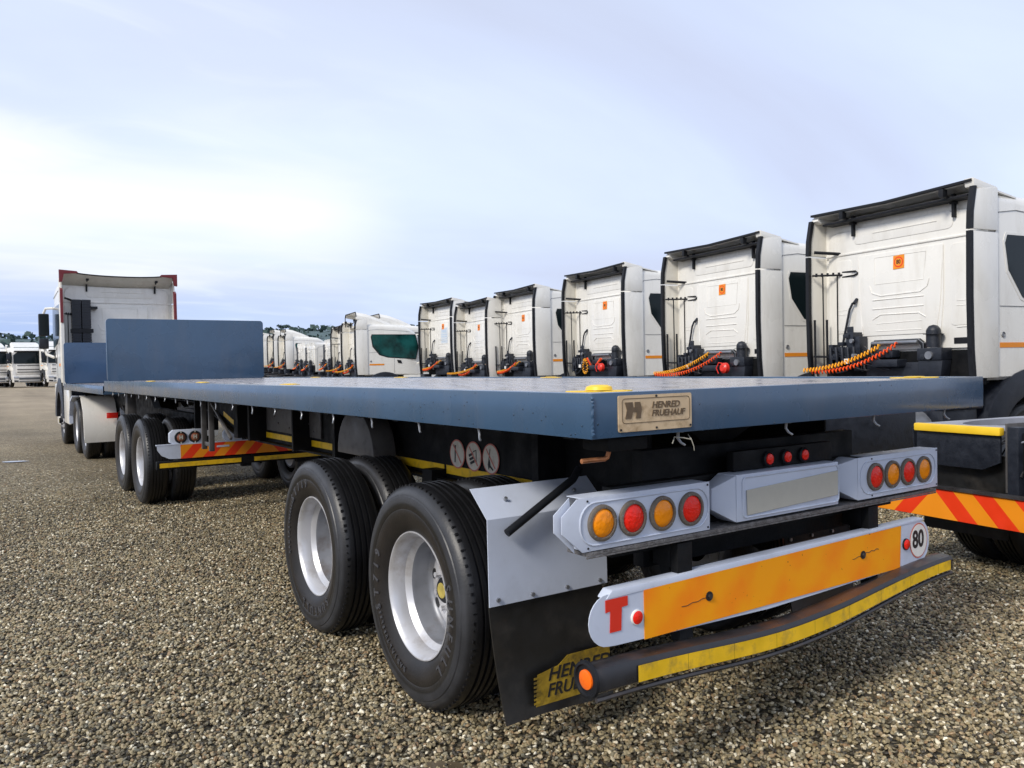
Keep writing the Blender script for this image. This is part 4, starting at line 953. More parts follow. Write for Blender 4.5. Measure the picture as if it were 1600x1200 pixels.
def build_tractor(kind, label, detail=2, edge=None, group='white tractor units parked in a row', hoses=True, sticker=True, opts=()):
    """kind: 'high' tall sleeper with side fins, 'low' sleeper with steep roof fairing, 'day' short cab"""
    edge = edge or rubber
    t = thing('tractor_unit', label, 'truck tractor', group=group)
    HW = 1.22
    roof = {'high': 3.56, 'low': 3.30, 'day': 2.95}[kind]
    Lc = 2.15 if kind != 'day' else 1.65
    m = MB()
    z0 = 1.33
    xs = [(0, .0, .02, .10), (.03, 0, .0, .12), (.6, .0, -.0, .14), (1.2, 0, -.02, .14), (Lc-.5, .0, -.07, .16), (Lc-.18, .03, -.22, .22)]
    secs = [section(x, HW-dw, z0, roof+dz, r) for x, dw, dz, r in xs]
    # front face slopes: lower part further forwards
    last = section(Lc, HW-.09, z0, roof-.40, .13); secs.append([(Lc+.10*(1-(p[2]-z0)/(roof-z0)), p[1], p[2]) for p in last])
    loft(m, secs); m.build('cab_shell', white, t, smooth=True, bevel=0)
    bx = -.0
    # rear wall dressing
    m = MB(); wz0 = 1.72; wt = roof-.16
    m.prism(rrect(2*HW-.14, wt-wz0, .16, 5, 0, (wt+wz0)/2), -.03, .01, 'x')
    m.prism([(-HW+.03, 3.065 if kind == 'high' else 2.6), (HW-.03, 3.065 if kind == 'high' else 2.6), (HW-.03, 3.10 if kind == 'high' else 2.635), (-HW+.03, 3.10 if kind == 'high' else 2.635)], -.045, -.02, 'x')
    m.build('rear_wall_panel', white, t, bevel=.018, seg=3)
    if kind == 'high':
        m = MB()
        m.prism([(.62, 3.02), (-.66, 3.02), (-.62, 2.3), (-.56, 1.92), (.54, 1.92), (.60, 2.3)], -.040, -.028, 'x'); m.build('pressed_panel', white, t, bevel=.011, seg=3)
        for ya, yb in ((.72, 1.02), (-1.04, -.74)): m = MB(); m.prism(rrect(.26, 1.0, .05, 3, (ya+yb)/2, 2.5), -.036, -.028, 'x'); m.build('pressed_panel', white, t, bevel=.007, seg=3)
        m = MB(); m.prism(rrect(1.5, .22, .08, 4, -.05, 3.30), -.037, -.028, 'x'); m.build('pressed_panel', white, t, bevel=.008, seg=3)
    if detail:
        m = MB(); sc = 1 if kind != 'day' else .85
        def rib(pts, r=.0065):
            r *= .8
            m.tube([(-.040 if z < 3.05 and abs(y) < .6 else -.036, y, z) for y, z in pts], r, 6)
        if kind == 'high': rib([(.38, 3.31), (-.58, 3.31)], .010)
        for z in (2.40, 2.28): rib([(.39, z), (-.39, z)], .011)
        rib([(.39, 2.14), (.26, 2.20), (-.32, 2.19), (-.42, 2.13)], .011); rib([(.32, 2.08), (-.36, 2.09)]); rib([(.34, 1.98), (-.36, 1.98)])
        rib([(.35, 2.97), (-.43, 2.96), (-.39, 2.61), (.35, 2.61), (.35, 2.97)], .006)
        rib([(.44, 2.60), (.40, 2.50), (.26, 2.45), (-.34, 2.46), (-.44, 2.52), (-.47, 2.62)], .012)
        for z in (2.30, 2.24, 1.98): rib([(1.0, z), (.82, z)], .006); rib([(-.84, z), (-1.04, z)], .006)
        rib([(.62, 3.0), (.60, 2.4), (.56, 1.95)], .012); rib([(-.66, 3.0), (-.66, 2.4), (-.62, 1.95)], .012)
        m.build('rear_wall_ribs', white, t, smooth=True)
    if kind != 'day':
        ft = 3.62 if kind == 'high' else 3.50
        for s in (1, -1):
            f = part('side_fin', t); y0, y1 = s*(HW-.005), s*(HW+.028)
            m = MB(); m.prism([(.14, 1.36), (-.28, 1.36), (-.315, 1.7), (-.33, 2.3), (-.325, 3.07), (.14, 3.07)], y0, y1, 'y')
            m.prism([(.14, 3.095), (-.325, 3.095), (-.315, 3.3), (-.26, ft-.06), (.14, ft-.02)], y0, y1, 'y'); m.build('fin_panel', cream if s > 0 else white, f, bevel=.006)
            m = MB()
            for seg in ([(-.285, 1.30), (-.32, 1.7), (-.335, 2.3), (-.33, 3.072)], [(-.33, 3.093), (-.32, 3.3), (-.262, ft-.03)]):
                for (a, za), (b, zb) in zip(seg, seg[1:]): m.prism([(a+.015, za), (a-.038, za), (b-.038, zb), (b+.015, zb)], s*(HW-.02), s*(HW+.036), 'y')
            if 'scoop' in opts:
                m = MB(); m.prism([(-.31, 1.3), (-.37, 1.3), (-.385, 2.6), (-.315, 2.6)], s*(HW-.02), s*(HW+.036), 'y'); m.build('fin_edge', white, f)
                m = MB(); m.prism([(-.30, 2.62), (-.41, 2.62), (-.40, 3.30), (-.28, 3.36)], s*(HW-.01), s*(HW+.045), 'y')
            m.build('rubber_edge', edge, f)
            if 'scoop' not in opts:
                m = MB(); m.prism([(-.20, ft-.05), (-.27, ft-.03), (-.29, ft+.07), (.14, ft-.01), (.14, ft-.06)] if s < 0 else [(-.20, ft-.07), (-.27, ft-.04), (-.24, ft+.02), (.14, ft-.02), (.14, ft-.07)], s*(HW-.10), s*(HW+.02), 'y'); m.build('corner_cap', white, f, bevel=.01)
        # roof deflector
        rd = part('roof_deflector', t); m = MB()
        if kind == 'high':
            vs = []
            for i in range(9):
                u = -1+2*i/8; y = u*(HW-.02); zt = 3.665-.03*(1-abs(u))-.10*max(0, abs(u)-.85)/.15*0; vs += [(-.25, y, zt), (.55, y, 3.575-.05*abs(u)**3), (.55, y, 3.555-.05*abs(u)**3), (-.25, y, zt-.03)]
            fs = []
            for i in range(8):
                a = i*4
                for j in range(4): fs.append((a+j, a+(j+1) % 4, a+4+(j+1) % 4, a+4+j))
            fs += [(0,1,2,3), (32,33,34,35)]; 
            if 'scoop' in opts:
                m = MB(); fs = []; vs = []
                for i in range(13):
                    u = -1+2*i/12; y = u*(HW+.03); zt = 3.62+.08*abs(u)**2.5; fl = .10*max(0, abs(u)-.7)/.3
                    vs += [(-.42-fl*.3, y, zt), (.6, y*.97, 3.56), (.5, y*.94, 3.50), (-.02, y*.93, 3.42+.02*abs(u)), (-.40-fl*.3, y, zt-.02)]
                for i in range(12):
                    for j in range(5): fs.append((i*5+j, i*5+(j+1) % 5, (i+1)*5+(j+1) % 5, (i+1)*5+j))
                fs += [(0,1,2,3,4), (64,63,62,61,60)]; m.add(vs, fs); m.build('deflector_panel', cream, rd, smooth=True)
                for sy in (1, -1):
                    m = MB(); m.prism([(sy*(HW+.06), 3.72), (sy*(HW-.30), 3.70), (sy*(HW-.34), 3.66), (sy*(HW-.04), 3.64), (sy*(HW+.00), 3.47), (sy*(HW+.06), 3.46)], -.46, -.36, 'x'); m.build('rubber_edge', edge, rd)
                m = MB(); m.tube([(-.42, y, 3.62+.08*abs(y/HW)**2.5) for y in [(-1+2*i/12)*(HW-.3) for i in range(13)]], .014, 6); m.build('lip', rubber, rd)
            else:
              m.add(vs, fs); m.build('deflector_panel', white, rd, smooth=True)
              m = MB()
              for i in range(8):
                  u0, u1 = -1+2*i/8, -1+2*(i+1)/8; z_0 = 3.665-.03*(1-abs(u0)); z_1 = 3.665-.03*(1-abs(u1)); m.add([(-.30, u0*HW, z_0+.012), (-.30, u1*HW, z_1+.012), (-.24, u1*HW, z_1+.012), (-.24, u0*HW, z_0+.012), (-.30, u0*HW, z_0-.018), (-.30, u1*HW, z_1-.018), (-.24, u1*HW, z_1-.018), (-.24, u0*HW, z_0-.018)], [(0,1,2,3), (4,7,6,5), (0,4,5,1), (3,2,6,7)] + ([(0,3,7,4)] if i == 0 else []) + ([(1,5,6,2)] if i == 7 else []))
              m.build('rubber_edge', edge, rd)
              m = MB(); m.box(-.20, .02, -HW+.12, HW-.12, 3.50, 3.535); m.build('dark_underside', rubber, rd, bevel=.01)
        else:
            vs = []
            for x, z, wdt in ((-.22, 3.78, .95), (.2, 3.70, .98), (.7, 3.52, 1.0), (1.15, 3.33, .98)): vs += [(x, wdt, z-.12), (x, wdt-.10, z), (x, -wdt+.10, z), (x, -wdt, z-.12), (x, -wdt, 3.2), (x, wdt, 3.2)]
            k = 6; fs = [(i*k+j, i*k+(j+1) % k, (i+1)*k+(j+1) % k, (i+1)*k+j) for i in range(3) for j in range(5)]; m.add(vs, fs)
            m.build('deflector_panel', white, rd, smooth=True)
            m = MB(); m.tube([(-.22, .95, 3.28), (-.22, .95, 3.66), (-.22, .85, 3.78), (-.22, -.85, 3.78), (-.22, -.95, 3.66), (-.22, -.95, 3.28)], .018, 6); m.bar((-.2, .7, 3.3), (.3, .7, 3.6), .03); m.bar((-.2, -.7, 3.3), (.3, -.7, 3.6), .03); m.build('rubber_edge', edge, rd)
        if detail:
            for y, dz in ((.68, 0), (-.83, 0)):
                m = MB(); zt = ft-.01; m.box(-.30, -.22, y-.03, y+.03, zt-.08, zt+.02); m.box(-.085, -.035, y-.018, y+.018, zt-.30, zt-.02); m.bar((-.26, y, zt-.05), (-.06, y, zt-.12), .035); m.box(-.10, -.03, y-.035, y+.035, zt-.14, zt-.07); m.build('deflector_bracket', rubber, t, bevel=.004)
    if kind == 'high' and detail:
        # grab rails inside the far fin
        m = MB()
        m.tube([(-.30, 1.16, 3.14), (.0, .93, 3.10)], .022, 8)
        m.tube([(-.32, 1.18, 2.81), (.0, .88, 2.80)], .014, 8); m.tube([(-.03, .90, 2.84), (-.05, .66, 2.83), (-.04, .62, 2.80), (-.05, .68, 2.775), (-.03, .90, 2.77)], .012, 6)
        for k in range(5): m.cyl((-.28+.055*k, 1.14-.05*k, 2.79), (-.28+.055*k, 1.14-.05*k, 2.84), .016, 6)
        m.tube([(-.20, 1.10, 2.8), (-.19, 1.10, 1.45)], .010, 6); m.tube([(-.05, .98, 2.8), (-.045, .985, 1.45)], .009, 6)
        m.tube([(-.30, 1.16, 2.18), (-.295, 1.16, 1.5), (-.26, 1.14, 1.36)], .017, 6); m.tube([(-.16, 1.07, 2.18), (-.155, 1.07, 1.5), (-.13, 1.03, 1.36)], .017, 6)
        m.bar((-.31, 1.18, 1.66), (.0, .92, 1.64), .03)
        m.build('grab_rails', rubber, t, smooth=True)
    if detail:
        m = MB(); m.tube([(-.07, .93, 1.58), (-.09, .86, 1.8), (-.09, .73, 2.30), (-.08, .69, 2.38), (-.06, .65, 2.41)], .016, 8); m.cyl((-.09, .655, 2.38), (-.03, .655, 2.44), .024, 8); m.tube([(-.12, .99, 1.74), (-.14, .97, 1.6), (-.14, .90, 1.52), (-.12, .82, 1.51)], .018, 8); m.build('vent_pipe', plast, t, smooth=True)
        # service cluster at the foot of the wall
        m = MB(); rnd = random.Random(9)
        m.box(-.22, -.04, .56, .68, 1.52, 1.98); m.box(-.20, -.05, .47, .57, 1.45, 1.92); m.box(-.24, -.05, .62, .72, 1.9, 1.955); m.box(-.18, -.16, .60, .70, 1.94, 2.06)
        m.box(-.20, -.05, .70, .98, 1.60, 1.78); m.box(-.22, -.06, .92, .99, 1.56, 1.82); m.box(-.16, -.05, .72, .90, 1.66, 1.72)
        for k in range(10): y = rnd.uniform(.48, .98); z = rnd.uniform(1.5, 1.85); s = rnd.uniform(.02, .05); m.box(-.27, -.18, y-s, y+s, z-s*.7, z+s*.7)
        for k in range(5): y = .5+.1*k; m.cyl((-.26, y, 1.55), (-.26, y+.02, 1.78), .022, 8)
        m.tube([(-.24, .5, 1.6), (-.30, .6, 1.45), (-.26, .8, 1.42), (-.2, .95, 1.55)], .014, 6)
        m.build('valve_cluster', plast, t, bevel=.008)
        m = MB(); m.box(-.285, -.27, .58, .66, 1.55, 1.62); m.build('small_label', white, t)
        rnd = random.Random(21)
        for k in range(9):
            a = Vector((-.2, rnd.uniform(.3, 1.0), rnd.uniform(1.55, 1.8))); b = Vector((-.25, rnd.uniform(-.6, .5), rnd.uniform(1.42, 1.6))); mid = (a+b)/2+Vector((-.06, 0, -rnd.uniform(.02, .14)))
            m = MB(); m.tube([a.lerp(mid, u/4)*(1-u/4)+mid.lerp(b, u/4)*(u/4) for u in range(5)], rnd.uniform(.006, .012), 5); m.build('air_line', [rubber, plast, grease][k % 3], t, smooth=True)
        m = MB(); m.cyl((-.235, .5, 1.66), (-.30, .5, 1.66), .026, 10); m.cyl((-.20, -.62, 1.64), (-.27, -.62, 1.64), .05, 14); m.cyl((-.235, .56, 1.86), (-.265, .56, 1.86), .03, 10); m.build('coupling_heads', galv, t, smooth=True)['kind'] = 'stuff'
        m = MB(); m.mi(0).cyl((-.13, .33, 1.815), (-.13, -.37, 1.815), .028, 14); m.mi(1); m.prism([(.44, 1.30), (.36, 1.80), (.30, 1.86), (-.36, 1.86), (-.44, 1.80), (-.46, 1.30), (-.42, 1.30), (-.40, 1.76), (-.34, 1.835), (.28, 1.835), (.33, 1.76), (.40, 1.30)], -.12, -.06, 'x'); m.build('hose_rail', [galv, rubber], t, bevel=.006)
        m = MB(); m.box(-.14, .30, -.42, .42, 1.28, 1.56); m.box(-.30, -.10, -.2, .2, 1.5, 1.60); m.box(-.20, -.05, -.05, .25, 1.62, 1.72); m.build('gearbox_cover', plast, t, bevel=.02)
        m = MB(); m.cyl((-.14, -.60, 1.74), (-.14, -.60, 1.95), .085, 20); m.tube([(-.14, -.60, 1.90), (-.14, -.60, 1.905)], .12, 20); m.lathe([(0, .085), (.06, .08), (.10, .05), (.115, 0)], 20, Matrix.Translation((-.14, -.60, 1.905)) @ Matrix.Rotation(R(-90), 4, 'Y')); m.build('filler_pot', plast, t, smooth=True)
        m = MB(); m.box(-.24, -.04, -.78, -.44, 1.58, 1.73); m.prism([(-.46, 1.30), (-.74, 1.30), (-.78, 1.58), (-.44, 1.58)], -.22, -.05, 'x'); m.cyl((-.25, -.52, 1.62), (-.22, -.52, 1.62), .04, 12); m.build('suspension_bracket', plast, t, bevel=.012)
        m = MB(); m.box(-.036, -.028, -1.0, -.80, 1.775, 1.85); m.build('wall_slot', rubber, t)
    m = MB(); m.box(.02, .06, -HW+.04, HW-.04, 1.30, 1.72); m.box(-.04, -.0, -HW+.03, HW-.03, 1.28, 1.70); m.build('lower_wall', blackp, t)
    if sticker:
        m = MB(); T = TM((-.044, -.03, 2.87), (0,-1,0), (0,0,1)); m.mi(0).prism([(-.085,-.09), (.08,-.085), (.085,.09), (-.08,.085)], 0, .003, 'z', T); m.mi(1).prism([(.070*math.cos(2*math.pi*k/24), .070*math.sin(2*math.pi*k/24)) for k in range(24)], .003, .004, 'z', T); m.mi(0).prism([(.054*math.cos(2*math.pi*k/24), .054*math.sin(2*math.pi*k/24)) for k in range(24)], .004, .005, 'z', T); m.mi(2).mesh(text('80', .075, .0006, .002, 0, .85), T @ Matrix.Translation((0, 0, .006))); q = m.build('speed_sticker', [orange2, redr, inkb], t); q['label'] = 'square orange sticker with 80 in a ring'
    # sides: window, door line, arch, stripe
    win_t = roof-.50 if kind == 'high' else roof-.42
    for s in (1, -1):
        y = s*(HW+.001)
        def quad(name, pl, th, mt, par=t, bev=0): m = MB(); m.prism(pl, y, y+s*th, 'y'); return m.build(name, mt, par, bevel=bev)
        if kind == 'day': wp = [(.45, win_t), (.45, win_t-.75), (1.5, win_t-.85), (1.58, win_t-.4), (1.48, win_t)]
        else: wp = [(.34, win_t), (.30, win_t-.10), (.36, win_t-.42), (.62, win_t-.74), (.95, win_t-.84), (Lc-.12, win_t-.92), (Lc+.0, win_t-.45), (Lc-.12, win_t)]
        quad('window_seal', [(a+(-.03 if a < 1 else .03), b+(.03 if b > win_t-.3 else -.03)) for a, b in wp], .004, rubber if 'seal' in opts else white)
        quad('side_window', wp, .009, glassg if 'green' in opts else glass)
        m = MB(); yl = y+s*.002
        dl = [(.12, 1.36), (.12, roof-.34), (.18, roof-.24), (.5, roof-.20), (Lc-.3, roof-.28)]
        for (a, za), (b, zb) in zip(dl, dl[1:]): m.bar((a, yl, za), (b, yl, zb), .008, .006)
        m.bar((.2, yl, 2.21), (Lc*.55, yl, 2.21), .006, .006); m.bar((Lc*.55, yl, 2.21), (Lc*.55, yl, 1.4), .006, .006); m.bar((Lc*.55, yl, 2.15), (Lc+.05, yl, 1.98), .006, .006); m.bar((.0, yl, 3.083 if kind == 'high' else 2.6), (.12, yl, 3.083 if kind == 'high' else 2.6), .006, .006)
        m.build('door_seams', greyseam, t)
        quad('orange_marker_strip', [(.20, 1.715), (.78, 1.715), (.78, 1.775), (.20, 1.775)], .004, orange2)
        m = MB(); T = TM((.26, y+s*.003, 1.87), (1,0,0), (0,0,1)); m.tube([(.26+.03*math.cos(a*.5236), y+s*.005, 1.87+.03*math.sin(a*.5236)) for a in range(12)], .006, 5, closed=True); m.prism([(.26, 1.845), (.285, 1.87), (.26, 1.895), (.235, 1.87)], y, y+s*.005, 'y'); m.build('door_badge', galv, t)
        quad('door_handle', [(Lc*.60, 1.92), (Lc*.60+.16, 1.90), (Lc*.60+.20, 1.78), (Lc*.60+.04, 1.80)], .012, rubber)
        # wheel arch
        m = MB(); n = 16; cx, cz, ro, ri = .80, .53, .93, .62; zmin = .62
        vs = []
        for i in range(n+1):
            a = R(5+170*i/n); vs += [(cx+ro*math.cos(a), s*(HW-.45), cz+ro*math.sin(a)), (cx+ro*math.cos(a), s*(HW+.02), cz+ro*math.sin(a)), (cx+(ro-.12)*math.cos(a), s*(HW+.05), cz+(ro-.12)*math.sin(a)), (cx+ri*math.cos(a), s*(HW+.035), cz+ri*math.sin(a)), (cx+ri*math.cos(a), s*(HW-.45), cz+ri*math.sin(a))]
        k = 5; fs = [(i*k+j, i*k+(j+1) % k, (i+1)*k+(j+1) % k, (i+1)*k+j) for i in range(n) for j in range(k)] + [tuple(range(5)), tuple(n*5+j for j in (4,3,2,1,0))]
        m.add(vs, fs); m.build('wheel_arch', plast, t, smooth=True)
        m = MB(); m.box(-.35, -.08, s*(HW-.35), s*(HW-.02), 1.0, 1.31); m.box(-.75, -.15, s*(HW-.5), s*(HW-.05), .48, 1.0); m.box(-.77, -.13, s*(HW-.49), s*(HW-.03), 1.0, 1.03); m.build('side_box', plast, t, bevel=.02)
        m = MB(); m.prism([(1.62, .62), (1.62, 1.0), (1.55, 1.325), (Lc+.12, 1.325), (Lc+.15, .62)], s*(HW-.3), s*(HW-.01), 'y'); m.build('front_corner_panel', white, t, bevel=.03)
    # front of the cab
    fx = Lc+.12
    m = MB(); m.box(fx-.45, fx+.06, -HW+.05, HW-.05, .36, .95); m.build('front_bumper', white, t, bevel=.06, seg=3)
    m = MB(); m.box(fx-.35, fx-.015, -HW+.16, HW-.16, .95, 1.34); m.box(fx-.2, fx+.02, -.9, .9, 1.05, 1.85); m.build('grille', chromeg if 'front' not in opts else white, t, bevel=.02)
    for z in ((1.15, 1.35, 1.55, 1.72) if 'front' not in opts else (1.2, 1.42, 1.75)): m = MB(); m.box(fx+.02, fx+.04, -.86, .86, z, z+.055); m.build('grille_bar', inkb, t)
    if kind == 'low' or 'front' in opts:
        m = MB(); m.box(fx+.061, fx+.075, -.75, .75, .60, .78); m.box(fx+.061, fx+.07, -.75, .75, .42, .50); m.build('bumper_intake', chromeg, t)
    for s in (1, -1):
        m = MB(); m.prism([(s*.74, .68), (s*1.10, .70), (s*1.12, .88), (s*.78, .86)], fx+.05, fx+.075, 'x'); m.build('headlight', lampg, t, bevel=.01)
        m = MB(); m.prism([(s*.80, .42), (s*1.08, .44), (s*1.08, .56), (s*.80, .54)], fx+.05, fx+.07, 'x'); m.build('fog_lamp', inkb, t)
    m = MB(); zb = win_t-.95; zt = win_t+.02
    def fxz(z): return Lc+.012+.10*(1-(z-z0)/(roof-z0))
    tilt = [(fxz(zb)+.04, zb), (fxz((zb+zt)/2)+.045, (zb+zt)/2), (Lc-.02+.04, zt)]
    vs = []
    for x, z in tilt:
        for j in range(9): u = -1+2*j/8; vs.append((x+.02-.05*abs(u)**3, u*(HW-.13), z))
    m.add(vs, [(i*9+j, i*9+j+1, (i+1)*9+j+1, (i+1)*9+j) for i in range(2) for j in range(8)]); m.build('windscreen', glass, t, smooth=True)
    m = MB(); m.box(Lc-.05, Lc+.28, -HW+.18, HW-.18, zt+.03, zt+.10); m.build('sun_visor', rubber, t, bevel=.02)
    for s in (1, -1):
        q = part('side_mirror', t); m = MB(); m.box(Lc+.02, Lc+.16, s*(HW+.08), s*(HW+.32), win_t-.62, win_t-.10); m.box(Lc+.02, Lc+.15, s*(HW+.10), s*(HW+.32), win_t-.92, win_t-.68); m.build('mirror_housing', plast if 'whitemirror' not in opts else white, q, bevel=.03)
        m = MB(); m.box(Lc+.005, Lc+.018, s*(HW+.10), s*(HW+.30), win_t-.60, win_t-.12); m.build('mirror_glass', glass, q)
        m = MB(); m.tube([(Lc-.08, s*HW, win_t+.02), (Lc+.08, s*(HW+.15), win_t+.02), (Lc+.1, s*(HW+.2), win_t-.1)], .03, 6); m.tube([(Lc-.05, s*HW, win_t-1.12), (Lc+.06, s*(HW+.15), win_t-1.05), (Lc+.1, s*(HW+.2), win_t-.9)], .035, 6); m.build('mirror_arm', white, q, smooth=True)
    # chassis
    m = MB()
    for s in (1, -1): m.box(-4.15, 1.7, s*.36, s*.44, .80, 1.08)
    for x in (-4.1, -3.4, -2.7, -1.9, -1.1, -.4): m.box(x, x+.09, -.36, .36, .84, 1.04)
    m.build('chassis_frame', blackp, t, bevel=.005)
    m = MB(); m.box(-1.5, -.35, -.55, .55, 1.10, 1.125); m.box(-.9, -.6, -.3, .3, 1.125, 1.2); m.build('catwalk', grease, t)
    m = MB(); n = 20; pl = [(-2.75+.5*math.cos(R(a)), .48*math.sin(R(a))) for a in range(-150, 151, 15)] + [(-3.35, .34), (-2.85, .07), (-2.85, -.07), (-3.35, -.34)]
    m.prism(pl, 1.18, 1.225, 'z'); m.box(-3.0, -2.5, -.5, .5, 1.08, 1.18); m.build('fifth_wheel', grease, t, bevel=.005)
    for x in (-1.98, -3.36):
        m = MB(); m.cyl((x, -1.0, .53), (x, 1.0, .53), .08, 12); m.lathe([(-.22, 0), (-.2, .16), (0, .22), (.2, .16), (.22, 0)], 16, Matrix.Translation((x, 0, .53)) @ Matrix.Rotation(R(90), 4, 'Z')); m.build('axle', blackp, t)
        for s in (1, -1):
            wheel(t, x, s*(HW-.03), TR-.011, s > 0, 'outer', rot=17*s, along='y'); wheel(t, x, s*(HW-.345), TR-.011, s > 0, 'inner', rot=44, along='y')
    m = MB(); m.cyl((.8, -1.0, .53), (.8, 1.0, .53), .06, 12); m.build('axle', blackp, t)
    for s in (1, -1): wheel(t, .8, s*(HW-.03), TR-.011, s > 0, 'steer', along='y')
    for s in (1, -1):
        m = MB(); m.cyl((-1.35, s*.85, .72), (-.85, s*.85, .72), .30, 20); m.build('fuel_tank', galv, t, smooth=True)
    if 'whiteguards' in opts:
        for s in (1, -1):
            m = MB(); n = 20; cx = -3.36; ro = .64; vs = []
            for i in range(n+1): a = R(88+108*i/n); vs += [(cx+ro*math.cos(a), s*.66, .50+ro*math.sin(a)), (cx+ro*math.cos(a), s*1.245, .50+ro*math.sin(a)), (cx+(ro-.01)*math.cos(a), s*1.245, .50+(ro-.01)*math.sin(a)), (cx+(ro-.01)*math.cos(a), s*.66, .50+(ro-.01)*math.sin(a))]
            m.add(vs, [(i*4+j, i*4+(j+1) % 4, (i+1)*4+(j+1) % 4, (i+1)*4+j) for i in range(n) for j in range(4)] + [(0,1,2,3), (n*4+3, n*4+2, n*4+1, n*4)])
            m.prism([(cx-.20, 1.10), (cx-.50, .90), (cx-.63, .42), (cx-.60, .42), (cx-.47, .89), (cx-.19, 1.08)], s*1.235, s*1.25, 'y'); m.build('mudguard', white, t, smooth=True)
            pass
            m = MB(); m.box(cx-.715, cx-.66, s*.66, s*.86, .74, .84); m.build('tail_lamp', redglow, t, bevel=.006)
            m = MB(); m.box(cx-.74, cx-.70, s*.38, s*.62, .62, .98); m.build('lamp_bracket', lgrey, t, bevel=.006)
            m = MB(); m.prism([(-2.05, 1.12), (-1.6, 1.02), (-1.36, .72), (-1.38, .55), (-1.41, .55), (-1.40, .71), (-1.62, .99), (-2.05, 1.09)], s*1.0, s*1.25, 'y'); m.build('front_mudguard', lgrey, t)
            m = MB(); m.box(-1.25, -.2, s*1.17, s*1.235, .52, 1.28); m.build('side_fairing', white, t, bevel=.03)
    else:
        for s in (1, -1):
            # flat topped guard over the rear dual wheels with an oval opening
            m = MB(); hw2 = (.52, 1.22); x0, x1 = -4.14, -2.62; z = 1.10; k = 28
            outer = []; inner = []
            cxm, cym = (x0+x1)/2, s*.87
            for i in range(k):
                a = 2*math.pi*i/k; ca, sa = math.cos(a), math.sin(a)
                inner.append((cxm+.60*ca, cym+.26*sa)); f = min(((x1-x0)/2)/max(1e-6, abs(ca)), .35/max(1e-6, abs(sa))); outer.append((cxm+f*ca, cym+f*sa))
            vs = [(a, b, z) for a, b in outer] + [(a, b, z) for a, b in inner] + [(a, b, z-.02) for a, b in outer] + [(a, b, z-.05) for a, b in inner]
            fs = [(i, (i+1) % k, k+(i+1) % k, k+i) for i in range(k)] + [(2*k+i, 3*k+i, 3*k+(i+1) % k, 2*k+(i+1) % k) for i in range(k)] + [(i, 2*k+i, 2*k+(i+1) % k, (i+1) % k) for i in range(k)] + [(k+i, k+(i+1) % k, 3*k+(i+1) % k, 3*k+i) for i in range(k)]
            m.add(vs, fs); m.build('mudguard_top', guardg, t)
            m = MB(); m.box(-4.185, -4.13, cym-.35, cym+.33, 1.050, 1.108); m.build('yellow_edge_strip', yellp, t, bevel=.012)
            m = MB(); m.prism([(cym-.33, 1.06), (cym+.33, 1.06), (cym+.33, .88), (cym+.2, .80), (cym-.2, .80), (cym-.33, .86)], -4.15, -4.13, 'x'); m.prism([(x0, 1.08), (-1.3, 1.08), (-1.3, .62), (x0+.05, .58)], s*1.238, s*1.25, 'y'); m.build('mudguard_skirt', plast, t, bevel=.004)
        for s in (1, -1): m = MB(); m.box(-4.06, -4.045, s*.55, s*1.21, .30, .90); m.build('mud_flap', flapm, t)
        m = MB()
        for s in (1, -1): m.box(-4.2, -4.12, s*.38, s*.46, .62, 1.12); m.bar((-4.1, s*.3, .6), (-3.7, s*.2, 1.0), .05); m.box(-4.0, -3.6, s*.46, s*.52, .9, 1.0)
        for k in range(7): m.cyl((-4.15+.12*k, -.3+.1*(k % 5), .95), (-4.1+.12*k, -.25+.1*(k % 5), 1.13), .035, 8)
        m.build('rear_frame_fittings', plast, t, bevel=.01)
        rnd = random.Random(31)
        for k in range(10):
            sy = 1 if k % 2 else -1; a = Vector((-4.18, sy*rnd.uniform(.1, .5), rnd.uniform(.75, 1.05))); b = Vector((rnd.uniform(-4.0, -3.5), sy*rnd.uniform(.1, .5), rnd.uniform(.7, 1.12))); c_ = (a+b)/2+Vector((-.05, 0, rnd.uniform(-.15, .12)))
            m = MB(); m.tube([a.lerp(c_, u/5)*(1-u/5)+c_.lerp(b, u/5)*(u/5) for u in range(6)], rnd.uniform(.008, .016), 6); m.build('air_line', [grease, plast, galv][k % 3], t, smooth=True)
        for sy in (1, -1):
            m = MB(); m.prism([(-4.18, 1.14), (-3.9, 1.14), (-3.86, .92), (-4.0, .70), (-4.18, .66)], sy*.47, sy*.485, 'y'); m.build('frame_gusset', greyp, t, bevel=.004)
            m = MB(); m.cyl((-3.95, sy*.25, .78), (-3.70, sy*.25, .78), .09, 16); m.build('brake_chamber', grease, t, smooth=True)
    if 'whiteguards' in opts or 'board' in opts:
        q = part('chevron_board', t); Y_ = -4.28
        m = MB(); m.box(Y_, Y_+.02, -.66, .66, .455, .655); m.box(Y_-.02, Y_+.03, -.67, .67, .655, .672); m.build('board', blackp, q)
        oo = chevrons(q, -.655, .655, .458, .653, Y_-.001, .155, 0, axis='y')
        oo[0].build('red_stripes', redr, q); oo[1].build('amber_stripes', orange2, q)
    return t
greyseam = mat('door_seam_grey', (.18, .18, .18), .6)  # plain grey for the thin door and panel lines
guardg = mat('grey_guard_plastic', (.30, .31, .35), .4, var=.08, vscale=6)
redglow = mat('red_tail_lens', (.8, .02, .01), .2, coat=1)
def place(t, x, y, th, sc=1):
    t.location = (x, y, gz(x, y)); t.rotation_euler = (0, 0, R(-th)); t.scale = (sc, sc, sc); return t
